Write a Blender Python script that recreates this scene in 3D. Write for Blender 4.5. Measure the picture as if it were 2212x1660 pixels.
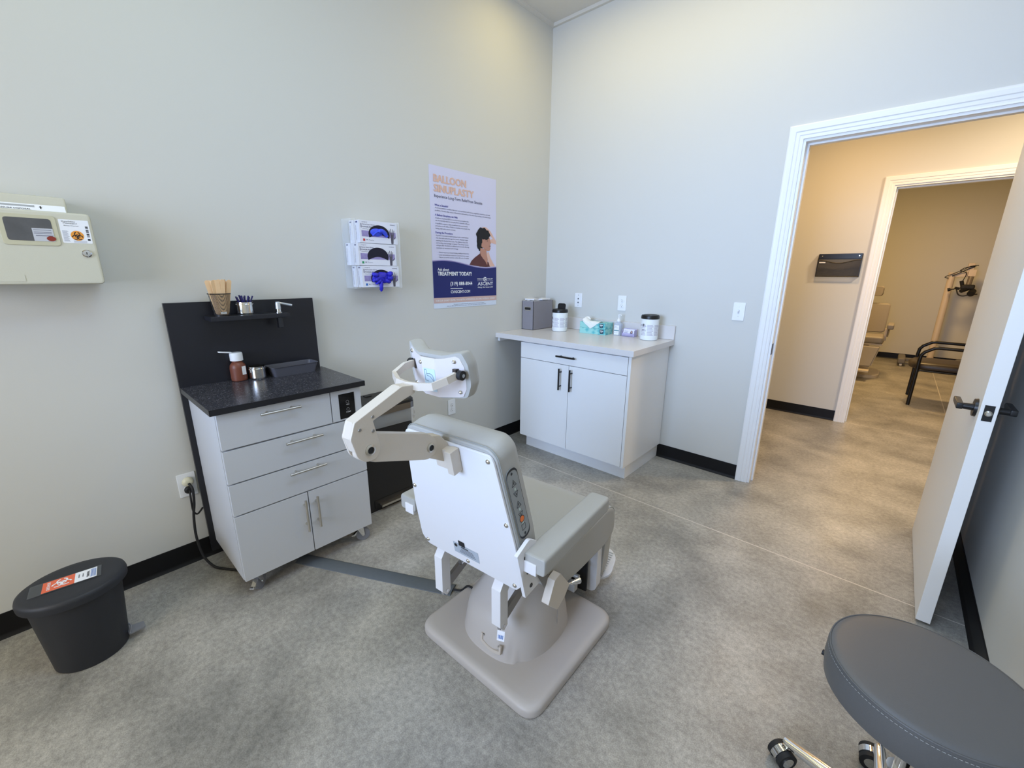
import bpy, bmesh, math, random
from mathutils import Matrix, Vector
random.seed(7)
PI = math.pi
for o in list(bpy.data.objects): bpy.data.objects.remove(o)
S = bpy.context.scene
C = S.collection

# ---------------------------------------------------------------- camera
cam_d = bpy.data.cameras.new('camera'); cam = bpy.data.objects.new('camera', cam_d); C.objects.link(cam)
cam_d.sensor_width = 36.0; cam_d.lens = 36.0*904.85/2212.0; cam_d.clip_start = 0.05
yaw, pit, rol = -0.73286, -0.25935, 0.00825
f = Vector((math.sin(yaw)*math.cos(pit), math.cos(yaw)*math.cos(pit), math.sin(pit)))
r = Vector((math.cos(yaw), -math.sin(yaw), 0)); u = r.cross(f)
r2 = r*math.cos(rol)+u*math.sin(rol); u2 = -r*math.sin(rol)+u*math.cos(rol)
cam.matrix_world = Matrix(((r2.x, u2.x, -f.x, 2.317), (r2.y, u2.y, -f.y, -3.011), (r2.z, u2.z, -f.z, 1.371), (0, 0, 0, 1)))
S.camera = cam

# ---------------------------------------------------------------- world, exposure
S.view_settings.view_transform = 'Standard'; S.view_settings.look = 'None'
S.view_settings.gamma = 1.0; S.view_settings.use_curve_mapping = False
S.view_settings.exposure = 0.0
w = bpy.data.worlds.new('world'); S.world = w; w.use_nodes = True
w.node_tree.nodes['Background'].inputs[0].default_value = (0.60, 0.76, 1.0, 1)
w.node_tree.nodes['Background'].inputs[1].default_value = 0.15

def area(name, loc, target, sx, sy, power, color, spread=PI):
    l = bpy.data.lights.new(name, 'AREA'); l.shape = 'RECTANGLE'; l.size = sx; l.size_y = sy
    l.energy = power; l.color = color; l.spread = spread
    o = bpy.data.objects.new(name, l); C.objects.link(o); o.location = loc
    o.rotation_euler = (Vector(target)-Vector(loc)).to_track_quat('-Z', 'Y').to_euler()
    return o
# daylight through the window of the wall behind the camera
area('window_daylight_and_fill', (1.45, -5.46, 1.75), (1.40, 0, 1.45), 2.0, 1.7, 38, (0.24, 0.50, 1.0), math.radians(75))     # clear sky, straight in
area('window_daylight_and_fill', (1.45, -5.47, 1.75), (1.40, 0, 1.45), 2.0, 1.7, 52, (1.0, 0.82, 0.52), math.radians(170))    # added warm wide fill in the window, colour solved to balance the walls
# the room's ceiling fixtures and an added cool fill, the corridor's downlights, the far room's fixture
area('ceiling_lamp_and_fill', (1.35, -2.7, 3.17), (1.35, -2.7, 0), 1.2, 1.2, 12, (0.80, 1.0, 0.86))
area('ceiling_lamp_and_fill', (2.1, -1.9, 3.17), (2.1, -1.9, 0), 0.6, 1.2, 20, (0.42, 0.60, 1.0))  # added cool overhead fill that balances the blue tones, not a known fixture
area('ceiling_lamp_and_fill', (1.20, -0.62, 3.17), (1.20, -0.52, 0), 1.9, 0.3, 11, (1.0, 0.80, 0.30))
area('corridor_lamp', (1.83, 1.03, 2.72), (1.80, 1.10, 0), 0.22, 0.22, 18, (1.0, 0.59, 0.22))
area('corridor_lamp', (3.2, 1.0, 2.72), (3.2, 1.0, 0), 0.3, 0.3, 40, (1.0, 0.77, 0.50))
area('far_room_lamp', (2.3, 4.2, 2.72), (2.3, 4.6, 0), 0.5, 0.5, 58, (1.0, 0.63, 0.25))

# ---------------------------------------------------------------- materials
MATS = {}
def s2l(c): return tuple((x/12.92 if x <= 0.04045 else ((x+0.055)/1.055)**2.4) for x in c)
def mat(name, rgb, rough=0.5, metal=0.0, noise=0.03, scale=40, bump=0.0, bscale=300, spec=0.5, coat=0.0, alpha=1.0, trans=0.0, ior=1.45, emis=None):
    if name in MATS: return MATS[name]
    m = bpy.data.materials.new(name); m.use_nodes = True; nt = m.node_tree; N = nt.nodes; L = nt.links
    b = N['Principled BSDF']; col = s2l([x/255 for x in rgb])
    b.inputs['Roughness'].default_value = rough; b.inputs['Metallic'].default_value = metal
    b.inputs['Specular IOR Level'].default_value = spec; b.inputs['Coat Weight'].default_value = coat
    b.inputs['Alpha'].default_value = alpha; b.inputs['Transmission Weight'].default_value = trans; b.inputs['IOR'].default_value = ior
    tc = N.new('ShaderNodeTexCoord')
    n = N.new('ShaderNodeTexNoise'); n.inputs['Scale'].default_value = scale; n.inputs['Detail'].default_value = 3
    L.new(tc.outputs['Object'], n.inputs['Vector'])
    mr = N.new('ShaderNodeMapRange'); mr.inputs[3].default_value = 1-noise; mr.inputs[4].default_value = 1+noise
    L.new(n.outputs['Fac'], mr.inputs[0])
    mx = N.new('ShaderNodeVectorMath'); mx.operation = 'SCALE'; mx.inputs[0].default_value = col
    L.new(mr.outputs[0], mx.inputs['Scale']); L.new(mx.outputs[0], b.inputs['Base Color'])
    if bump > 0:
        n2 = N.new('ShaderNodeTexNoise'); n2.inputs['Scale'].default_value = bscale; n2.inputs['Detail'].default_value = 2
        L.new(tc.outputs['Object'], n2.inputs['Vector'])
        bp = N.new('ShaderNodeBump'); bp.inputs['Strength'].default_value = bump; bp.inputs['Distance'].default_value = 0.002
        L.new(n2.outputs['Fac'], bp.inputs['Height']); L.new(bp.outputs[0], b.inputs['Normal'])
    MATS[name] = m; return m

wall_m = mat('wall_paint', (207, 207, 203), 0.62, noise=0.008, scale=2, bump=0.06, bscale=180)
ceil_m = mat('ceiling_paint', (215, 212, 205), 0.8, noise=0.02, scale=60, bump=0.2, bscale=120)
trim_m = mat('trim_white', (236, 237, 238), 0.35, noise=0.005)
base_m = mat('black_vinyl_base', (18, 18, 21), 0.45, noise=0.1, spec=0.3)
door_m = mat('door_paint', (236, 234, 230), 0.45, noise=0.006)
cab_m = mat('cabinet_white', (232, 233, 234), 0.4, noise=0.005)
lam_m = mat('laminate_white', (216, 213, 212), 0.28, noise=0.02, scale=120)
blk_m = mat('matte_black', (22, 21, 22), 0.35, noise=0.05)
plate_m = mat('outlet_white', (235, 238, 243), 0.35, noise=0.0)
dark_m = mat('dark_slot', (30, 30, 32), 0.6)
cart_m = mat('cart_grey_laminate', (193, 195, 198), 0.42, noise=0.03, scale=500)
ctop_black = mat('black_panel', (33, 34, 41), 0.33, noise=0.08, scale=15)
steel_m = mat('brushed_nickel', (205, 200, 190), 0.32, metal=1.0)
chrome_m = mat('polished_steel', (225, 225, 225), 0.1, metal=1.0, noise=0.0)
chair_w = mat('chair_shell_white', (226, 224, 224), 0.38, noise=0.006)
chair_c = mat('chair_cream_plastic', (207, 196, 181), 0.4, noise=0.02, scale=300)
chair_v = mat('chair_vinyl_grey', (172, 170, 164), 0.5, noise=0.02, scale=300, bump=0.15, bscale=500)
base_grey = mat('chair_base_taupe', (186, 179, 172), 0.42, noise=0.02, scale=300)
stool_v = mat('stool_vinyl_dark', (92, 93, 94), 0.42, noise=0.04, scale=500, bump=0.12, bscale=700)
rub_m = mat('black_rubber', (28, 28, 30), 0.6)
wheel_m = mat('wheel_grey', (120, 122, 128), 0.5)
bin_m = mat('bin_charcoal', (40, 42, 48), 0.5, noise=0.06, scale=300, bump=0.2, bscale=600)
can_m = mat('can_black', (26, 26, 28), 0.38)
ramp_m = mat('ramp_grey', (88, 94, 100), 0.6, noise=0.08, scale=60)
clear_m = mat('clear_acrylic', (240, 243, 245), 0.05, alpha=0.16, noise=0.0)
film_m = mat('clear_film', (225, 228, 230), 0.25, alpha=0.34, noise=0.0)
gbox_m = mat('glove_carton', (226, 228, 240), 0.5, noise=0.0)
lav_m = mat('print_lavender', (150, 140, 190), 0.55, noise=0.25, scale=90)
blue_m = mat('glove_blue', (40, 38, 190), 0.5, noise=0.2, scale=40, bump=0.4, bscale=90)
blue_l = mat('glove_bright_blue', (60, 84, 225), 0.5, noise=0.2, scale=40)
navy_m = mat('print_navy', (26, 34, 104), 0.45, noise=0.03)
black_i = mat('ink_black', (28, 28, 34), 0.5, noise=0)
grey_i = mat('ink_grey', (110, 112, 130), 0.5, noise=0)
white_i = mat('ink_white', (240, 242, 248), 0.5, noise=0)
peach_i = mat('ink_peach', (222, 184, 168), 0.5, noise=0)
red_i = mat('ink_red', (200, 60, 60), 0.5, noise=0)
green_i = mat('ink_green', (50, 150, 100), 0.5, noise=0)
blue_i = mat('ink_blue', (50, 110, 190), 0.5, noise=0)
orange_i = mat('ink_orange', (232, 110, 76), 0.5, noise=0)
amber_i = mat('ink_amber', (238, 158, 64), 0.5, noise=0)
wood_m = mat('birch_wood', (232, 196, 152), 0.6, noise=0.08, scale=30)

# speckled black countertop of the cart
def speckle():
    m = mat('cart_counter_granite', (44, 43, 50), 0.25, noise=0.2, scale=60)
    nt = m.node_tree; N = nt.nodes; L = nt.links; b = N['Principled BSDF']
    v = N.new('ShaderNodeTexNoise'); v.inputs['Scale'].default_value = 120; v.inputs['Detail'].default_value = 4; v.inputs['Distortion'].default_value = 2.5
    tc = N.new('ShaderNodeTexCoord'); L.new(tc.outputs['Object'], v.inputs['Vector'])
    cr = N.new('ShaderNodeValToRGB'); cr.color_ramp.elements[0].position = 0.57; cr.color_ramp.elements[1].position = 0.70
    cr.color_ramp.elements[0].color = (0, 0, 0, 1); cr.color_ramp.elements[1].color = (1, 1, 1, 1)
    L.new(v.outputs['Fac'], cr.inputs[0])
    mx = N.new('ShaderNodeMixRGB'); mx.inputs[1].default_value = (*s2l((0.20, 0.20, 0.225)), 1); mx.inputs[2].default_value = (*s2l((0.52, 0.52, 0.55)), 1)
    L.new(cr.outputs[0], mx.inputs[0]); L.new(mx.outputs[0], b.inputs['Base Color'])
    return m
granite_m = speckle()

# polished concrete floor with cut joints
def concrete():
    m = bpy.data.materials.new('polished_concrete'); m.use_nodes = True; nt = m.node_tree; N = nt.nodes; L = nt.links; b = N['Principled BSDF']
    tc = N.new('ShaderNodeTexCoord'); sp = N.new('ShaderNodeSeparateXYZ'); L.new(tc.outputs['Object'], sp.inputs[0])
    def noise(sc, det, dist=0.0):
        n = N.new('ShaderNodeTexNoise'); n.inputs['Scale'].default_value = sc; n.inputs['Detail'].default_value = det; n.inputs['Distortion'].default_value = dist
        n.inputs['Roughness'].default_value = 0.6
        L.new(tc.outputs['Object'], n.inputs['Vector']); return n
    def ramp(n, p0, c0, p1, c1):
        r = N.new('ShaderNodeValToRGB'); e = r.color_ramp.elements; e[0].position = p0; e[0].color = (*s2l([x/255 for x in c0]), 1); e[1].position = p1; e[1].color = (*s2l([x/255 for x in c1]), 1)
        L.new(n.outputs['Fac'], r.inputs[0]); return r
    big = ramp(noise(2.6, 8, 0.3), 0.3, (124, 122, 117), 0.70, (180, 176, 168))
    fine = ramp(noise(55, 6, 0.0), 0.32, (160, 160, 160), 0.68, (208, 208, 208))
    grain = ramp(noise(260, 3, 0.0), 0.36, (160, 160, 160), 0.64, (210, 210, 210))
    def mul(a, b2, fac, mode='OVERLAY'):
        x = N.new('ShaderNodeMixRGB'); x.blend_type = mode; x.inputs[0].default_value = fac; L.new(a, x.inputs[1]); L.new(b2, x.inputs[2]); return x.outputs[0]
    c = mul(big.outputs[0], fine.outputs[0], 0.75); c = mul(c, grain.outputs[0], 0.6)
    def line(sock, pos, wd):
        a = N.new('ShaderNodeMath'); a.operation = 'SUBTRACT'; L.new(sp.outputs[sock], a.inputs[0]); a.inputs[1].default_value = pos
        d = N.new('ShaderNodeMath'); d.operation = 'ABSOLUTE'; L.new(a.outputs[0], d.inputs[0])
        l = N.new('ShaderNodeMath'); l.operation = 'LESS_THAN'; L.new(d.outputs[0], l.inputs[0]); l.inputs[1].default_value = wd
        return l.outputs[0]
    def gt(sock, pos):
        l = N.new('ShaderNodeMath'); l.operation = 'GREATER_THAN'; L.new(sp.outputs[sock], l.inputs[0]); l.inputs[1].default_value = pos; return l.outputs[0]
    def mmath(op, a, b2):
        l = N.new('ShaderNodeMath'); l.operation = op; L.new(a, l.inputs[0]); L.new(b2, l.inputs[1]); return l.outputs[0]
    ln = mmath('MAXIMUM', line(1, -0.738, 0.0030), line(1, 1.985, 0.003))
    ln = mmath('MAXIMUM', ln, mmath('MULTIPLY', line(0, 2.895, 0.004), gt(1, 2.1)))
    x = N.new('ShaderNodeMixRGB'); x.inputs[2].default_value = (*s2l((0.80, 0.78, 0.75)), 1); L.new(ln, x.inputs[0]); L.new(c, x.inputs[1])
    L.new(x.outputs[0], b.inputs['Base Color'])
    rr = N.new('ShaderNodeMapRange'); rr.inputs[3].default_value = 0.30; rr.inputs[4].default_value = 0.46
    L.new(noise(9, 4).outputs['Fac'], rr.inputs[0]); L.new(rr.outputs[0], b.inputs['Roughness'])
    b.inputs['Specular IOR Level'].default_value = 0.45
    return m
floor_m = concrete()

# ---------------------------------------------------------------- mesh helpers
def nb(): return bmesh.new()
I4 = Matrix.Identity(4)
def box(bm, x0, x1, y0, y1, z0, z1, bev=0.0, M=I4, seg=2):
    t = bmesh.new(); bmesh.ops.create_cube(t, size=1.0)
    for v in t.verts: v.co = Vector(((x0+x1)/2+v.co.x*(x1-x0), (y0+y1)/2+v.co.y*(y1-y0), (z0+z1)/2+v.co.z*(z1-z0)))
    if bev > 0: bmesh.ops.bevel(t, geom=t.edges[:], offset=bev, segments=seg, profile=0.5, affect='EDGES')
    merge(bm, t, M); return bm
def merge(bm, t, M=I4):
    mp = {}
    for v in t.verts: mp[v] = bm.verts.new(M @ v.co)
    for fc in t.faces:
        try:
            nf = bm.faces.new([mp[v] for v in fc.verts]); nf.material_index = fc.material_index
        except ValueError: pass
    t.free()
def frame_for(d):
    d = d.normalized(); a = Vector((0, 0, 1)) if abs(d.z) < 0.95 else Vector((1, 0, 0))
    x = a.cross(d).normalized(); y = d.cross(x); return x, y
def cyl(bm, p0, p1, r0, r1=None, seg=24, cap=True, M=I4):
    r1 = r0 if r1 is None else r1; p0 = Vector(p0); p1 = Vector(p1); x, y = frame_for(p1-p0)
    A = []; B = []
    for i in range(seg):
        a = 2*PI*i/seg; d = x*math.cos(a)+y*math.sin(a)
        A.append(bm.verts.new(M @ (p0+d*r0))); B.append(bm.verts.new(M @ (p1+d*r1)))
    for i in range(seg):
        j = (i+1) % seg; bm.faces.new((A[i], A[j], B[j], B[i]))
    if cap: bm.faces.new(A[::-1]); bm.faces.new(B)
    return bm
def tube(bm, pts, r, seg=12, M=I4, caps=True):
    pts = [Vector(p) for p in pts]; rings = []; n = len(pts); px = None
    for k, p in enumerate(pts):
        d = (pts[min(k+1, n-1)]-pts[max(k-1, 0)]).normalized()
        if px is None: x, y = frame_for(d)
        else:
            x = (px-d*px.dot(d)).normalized(); y = d.cross(x)
        px = x; rr = r[k] if isinstance(r, (list, tuple)) else r
        rings.append([bm.verts.new(M @ (p+(x*math.cos(2*PI*i/seg)+y*math.sin(2*PI*i/seg))*rr)) for i in range(seg)])
    for a, b in zip(rings, rings[1:]):
        for i in range(seg): j = (i+1) % seg; bm.faces.new((a[i], a[j], b[j], b[i]))
    if caps: bm.faces.new(rings[0][::-1]); bm.faces.new(rings[-1])
    return bm
def smooth_pts(pts, n=8):
    P = [Vector(p) for p in pts]; P = [P[0]*2-P[1]]+P+[P[-1]*2-P[-2]]; out = []
    for i in range(1, len(P)-2):
        for k in range(n):
            t = k/n; a, b, c, d = P[i-1], P[i], P[i+1], P[i+2]
            out.append(0.5*((2*b)+(c-a)*t+(2*a-5*b+4*c-d)*t*t+(3*b-3*c+d-a)*t**3))
    out.append(P[-2]); return out
def loft(bm, loops, M=I4, caps=(True, True)):
    R = [[bm.verts.new(M @ Vector(p)) for p in L] for L in loops]; n = len(R[0])
    for a, b in zip(R, R[1:]):
        for i in range(n): j = (i+1) % n; bm.faces.new((a[i], a[j], b[j], b[i]))
    if caps[0]: bm.faces.new(R[0][::-1])
    if caps[1]: bm.faces.new(R[-1])
    return bm
def lathe(bm, prof, c=(0, 0, 0), seg=32, M=I4, sx=1.0, sy=1.0, pw=2.0, caps=(True, True)):
    loops = []
    for rr, z in prof:
        L = []
        for i in range(seg):
            a = 2*PI*i/seg; ca, sa = math.cos(a), math.sin(a)
            if pw != 2.0: ca = math.copysign(abs(ca)**(2/pw), ca); sa = math.copysign(abs(sa)**(2/pw), sa)
            L.append((c[0]+rr*sx*ca, c[1]+rr*sy*sa, c[2]+z))
        loops.append(L)
    return loft(bm, loops, M, caps)
def rpoly(pts, r, n=5):
    """2D polygon with rounded corners"""
    out = []; m = len(pts)
    for i in range(m):
        p = Vector(pts[i]); a = Vector(pts[i-1]); b = Vector(pts[(i+1) % m]); rr = r[i] if isinstance(r, (list, tuple)) else r
        da = (a-p); db = (b-p); k = min(rr, da.length*0.49, db.length*0.49)
        p0 = p+da.normalized()*k; p1 = p+db.normalized()*k
        if rr <= 0: out.append(tuple(p)); continue
        for j in range(n+1):
            t = j/n; q = p0*(1-t)**2+p*2*t*(1-t)+p1*t*t; out.append(tuple(q))
    return out
def plane(o, uu, vv):
    uu = Vector(uu).normalized(); vv = Vector(vv).normalized(); nn = uu.cross(vv)
    return Matrix(((uu.x, vv.x, nn.x, o[0]), (uu.y, vv.y, nn.y, o[1]), (uu.z, vv.z, nn.z, o[2]), (0, 0, 0, 1)))
def prism(bm, pts, n0, n1, M=I4, bev=0.0, mi=0):
    """2D polygon extruded along local z"""
    t = bmesh.new()
    A = [t.verts.new((p[0], p[1], n0)) for p in pts]; B = [t.verts.new((p[0], p[1], n1)) for p in pts]; n = len(pts)
    for i in range(n): j = (i+1) % n; t.faces.new((A[i], A[j], B[j], B[i]))
    t.faces.new(A[::-1]); t.faces.new(B)
    bmesh.ops.recalc_face_normals(t, faces=t.faces[:])
    if bev > 0:
        es = [e for e in t.edges if abs(e.verts[0].co.z-e.verts[1].co.z) < 1e-6]
        bmesh.ops.bevel(t, geom=es, offset=bev, segments=2, profile=0.5, affect='EDGES')
    for fc in t.faces: fc.material_index = mi
    merge(bm, t, M); return bm
def flat(bm, pts, n, M, mi=0):
    fc = bm.faces.new([bm.verts.new(M @ Vector((p[0], p[1], n))) for p in pts]); fc.material_index = mi
def rect(a0, a1, b0, b1): return [(a0, b0), (a1, b0), (a1, b1), (a0, b1)]
def text(bm, s, a0, b0, w_, h_, n, M, bold=0.0, mi=0, shear=0.0):
    """lettering fitted to width w_ and cap height h_, lower left at (a0,b0) of plane M"""
    cu = bpy.data.curves.new('t', 'FONT'); cu.body = s; cu.size = 1.0; cu.offset = bold; cu.shear = shear; cu.resolution_u = 2
    o = bpy.data.objects.new('t', cu); C.objects.link(o); bpy.context.view_layer.update()
    me = bpy.data.meshes.new_from_object(o.evaluated_get(bpy.context.evaluated_depsgraph_get()))
    xs = [v.co.x for v in me.vertices]
    if xs:
        x0, x1 = min(xs), max(xs); k = w_/(x1-x0); kh = h_/0.69
        vs = [bm.verts.new(M @ Vector((a0+(v.co.x-x0)*k, b0+v.co.y*kh, n))) for v in me.vertices]
        for p in me.polygons:
            try: fc = bm.faces.new([vs[i] for i in p.vertices]); fc.material_index = mi
            except ValueError: pass
    bpy.data.objects.remove(o); bpy.data.curves.remove(cu); bpy.data.meshes.remove(me)
def obj(name, bm, m, parent=None, angle=35, smooth=True, fix=True):
    if fix: bmesh.ops.recalc_face_normals(bm, faces=bm.faces[:])
    me = bpy.data.meshes.new(name); bm.to_mesh(me); bm.free()
    for x in (m if isinstance(m, (list, tuple)) else [m]): me.materials.append(x)
    if smooth:
        me.polygons.foreach_set('use_smooth', [True]*len(me.polygons)); me.set_sharp_from_angle(angle=math.radians(angle))
    o = bpy.data.objects.new(name, me); C.objects.link(o)
    if smooth:
        wn = o.modifiers.new('weighted', 'WEIGHTED_NORMAL'); wn.keep_sharp = True; wn.weight = 80
    if parent: o.parent = parent
    return o
def thing(name, label, cat, loc=(0, 0, 0), rz=0.0, group=None):
    o = bpy.data.objects.new(name, None); C.objects.link(o); o.empty_display_size = 0.1
    o.location = loc; o.rotation_euler = (0, 0, rz); o['label'] = label; o['category'] = cat
    if group: o['group'] = group
    return o
def tag(o, label, cat, group=None):
    o['label'] = label; o['category'] = cat
    if group: o['group'] = group
    return o
def struct(name, bm, m, parent=None, **k):
    o = obj(name, bm, m, parent, **k)
    if not parent: o['kind'] = 'structure'
    return o
def bx(*a, **k): return box(nb(), *a, **k)

# ================================================================ SETTING
H = 3.2
struct('floor', bx(-2.2, 6, -5.7, 7.0, -0.06, 0), floor_m, smooth=False)
b = nb(); box(b, -0.12, 2.89, -5.52, 0.12, H, H+0.08); struct('ceiling', b, ceil_m, smooth=False)
b = nb(); box(b, -2.2, 6, 0.12, 7.0, 2.75, 2.83); struct('ceiling', b, ceil_m, smooth=False)
struct('wall_left', bx(-0.12, 0, -5.52, 0.12, 0, H), wall_m, smooth=False)
def wall_y(y0, y1, x0, x1, h, ox0, ox1, oz0, oz1):
    b = nb()
    box(b, x0, ox0, y0, y1, 0, h); box(b, ox1, x1, y0, y1, 0, h); box(b, ox0, ox1, y0, y1, oz1, h)
    if oz0 > 0: box(b, ox0, ox1, y0, y1, 0, oz0)
    return b
OX0, OX1, OZ = 1.768, 2.672, 2.108
struct('wall_far', wall_y(0, 0.12, 0, 6, H, OX0, OX1, 0, OZ), wall_m, smooth=False)
struct('wall_right', bx(2.77, 2.89, -5.52, 0, 0, H), wall_m, smooth=False)
struct('wall_back', wall_y(-5.52, -5.40, 0, 2.77, H, 0.45, 2.45, 0.92, 2.60), wall_m, smooth=False)
b = nb()
for x in (0.47, 1.45, 2.43): box(b, x-0.02, x+0.02, -5.45, -5.41, 0.92, 2.60)
for z in (0.94, 2.58): box(b, 0.45, 2.45, -5.45, -5.41, z-0.02, z+0.02)
w1 = struct('window_1', b, trim_m, smooth=False)
obj('window_sill', bx(0.40, 2.50, -5.44, -5.36, 0.889, 0.919, 0.003), trim_m, w1)
# corridor and far room
struct('wall_corridor', wall_y(1.97, 2.07, -2.2, 6, 2.75, 2.128, 3.03, 0, 2.112), wall_m, smooth=False)
struct('wall_end', bx(0.9, 4.6, 6.6, 6.72, 0, 2.75), wall_m, smooth=False)
struct('wall_side', bx(0.9, 1.0, 2.07, 6.6, 0, 2.75), wall_m, smooth=False)
struct('wall_side', bx(4.6, 4.7, 2.07, 6.72, 0, 2.75), wall_m, smooth=False)
struct('wall_side', bx(-2.3, -2.2, 0.0, 2.07, 0, 2.75), wall_m, smooth=False)
struct('wall_side', bx(6.0, 6.1, 0.0, 2.07, 0, 2.75), wall_m, smooth=False)

# thin painted bead where the walls meet the ceiling
b = nb(); box(b, 0, 2.77, -0.022, 0, H-0.022, H); box(b, 0, 0.022, -5.40, -0.022, H-0.022, H)
struct('trim_3', b, ceil_m, smooth=False)

def baseboard(name, p0, p1, nrm):
    """cove base 0.1 m high between two floor points, normal into room"""
    p0 = Vector((*p0, 0)); p1 = Vector((*p1, 0)); d = (p1-p0); L = d.length; d.normalize(); n = Vector((*nrm, 0))
    pr = [(0, 0), (0.014, 0.0), (0.011, 0.004), (0.006, 0.012), (0.0045, 0.02), (0.0045, 0.098), (0.003, 0.1016), (0, 0.1016)]
    b = nb(); loft(b, [[p0+n*a+Vector((0, 0, z)) for a, z in pr], [p1+n*a+Vector((0, 0, z)) for a, z in pr]])
    return struct(name, b, base_m, angle=50)
baseboard('baseboard_left', (0, -5.4), (0, 0), (1, 0))
baseboard('baseboard_far', (0, 0), (1.705, 0), (0, -1))
baseboard('baseboard_right', (2.77, -5.4), (2.77, 0), (-1, 0))
baseboard('baseboard_corridor', (-2.2, 1.97), (2.066, 1.97), (0, -1))
baseboard('baseboard_end', (1.0, 6.6), (4.6, 6.6), (0, -1))

def casing_set(name, x0, x1, z1, y_front, sgn, depth_y, wd=0.072):
    """stepped casing around a doorway: legs, head; on the face y_front with outward normal sgn"""
    b = nb()
    prof = [(0, 0), (0, 0.011), (0.008, 0.013), (0.016, 0.012), (0.020, 0.015), (0.036, 0.014), (0.040, 0.018), (0.058, 0.017), (0.066, 0.019), (wd, 0.016), (wd, 0)]
    # a = distance outward from opening, d = projection
    pth = [((x0, 0), (-1, 0)), ((x0, z1), (-1, 1)), ((x1, z1), (1, 1)), ((x1, 0), (1, 0))]
    loops = []
    for (px, pz), (ox, oz) in pth:
        loops.append([(px+ox*a, y_front+sgn*d, pz+oz*a) for a, d in prof])
    loft(b, loops)
    return struct(name, b, trim_m, angle=20)
def jamb(name, x0, x1, z1, y0, y1, stop_y, th=0.019):
    b = nb()
    box(b, x0, x0+th, y0, y1, 0, z1-th); box(b, x1-th, x1, y0, y1, 0, z1-th); box(b, x0, x1, y0, y1, z1-th, z1)
    s = 0.011
    box(b, x0+th, x0+th+s, stop_y, stop_y+0.035, 0, z1-th-s, 0.001); box(b, x1-th-s, x1-th, stop_y, stop_y+0.035, 0, z1-th-s, 0.001); box(b, x0+th, x1-th, stop_y, stop_y+0.035, z1-th-s, z1-th, 0.001)
    return struct(name, b, trim_m, smooth=False)
casing_set('trim_1', OX0+0.006, OX1-0.006, OZ-0.006, 0, -1, 0)
casing_set('trim_1', OX0+0.006, OX1-0.006, OZ-0.006, 0.12, 1, 0)
j = jamb('trim_4', OX0, OX1, OZ, -0.001, 0.121, 0.050)
b = nb(); box(b, OX0+0.0185, OX0+0.0205, 0.004, 0.036, 0.885, 0.955)
obj('strike_plate', b, blk_m, j)
casing_set('trim_2', 2.134, 3.024, 2.106, 1.97, -1, 0)
casing_set('trim_2', 2.134, 3.024, 2.106, 2.07, 1, 0)
jamb('trim_5', 2.128, 3.03, 2.112, 1.969, 2.071, 2.02)

# open door, hinged on the right jamb, standing into the room
dr = struct('door_1', bx(2.604, 2.648, -0.845, -0.012, 0.012, 2.082, 0.0015), door_m, smooth=False)
def lever(sx):
    b = nb(); x = 2.604 if sx < 0 else 2.648; yc = -0.772; zc = 0.905
    cyl(b, (x, yc, zc), (x+sx*0.009, yc, zc), 0.034, 0.032, 32)
    cyl(b, (x+sx*0.009, yc, zc), (x+sx*0.052, yc, zc), 0.0125, 0.011, 20)
    M = plane((x+sx*0.045, yc, zc), (0, 1, 0), (0, 0, 1))
    pts = rpoly([(-0.013, -0.012), (0.105, -0.010), (0.118, 0.000), (0.112, 0.012), (-0.013, 0.012)], 0.006, 3)
    prism(b, pts, -0.008, 0.010, M, 0.003)
    return b
obj('door_handle', lever(-1), blk_m, dr, 40); obj('door_handle', lever(1), blk_m, dr, 40)
lp = obj('latch_plate', bx(2.6135, 2.6385, -0.8465, -0.8445, 0.876, 0.934), blk_m, dr)
b = nb(); lathe(b, [(0.010, 0), (0.010, 0.004), (0.006, 0.008)], seg=20, M=plane((2.626, -0.8465, 0.905), (1, 0, 0), (0, 0, 1))); obj('latch_bolt', b, steel_m, lp)
for z in (0.25, 1.05, 1.85):
    b = nb(); cyl(b, (2.656, -0.006, z-0.045), (2.656, -0.006, z+0.045), 0.007, seg=12); obj('hinge', b, blk_m, dr)

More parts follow.
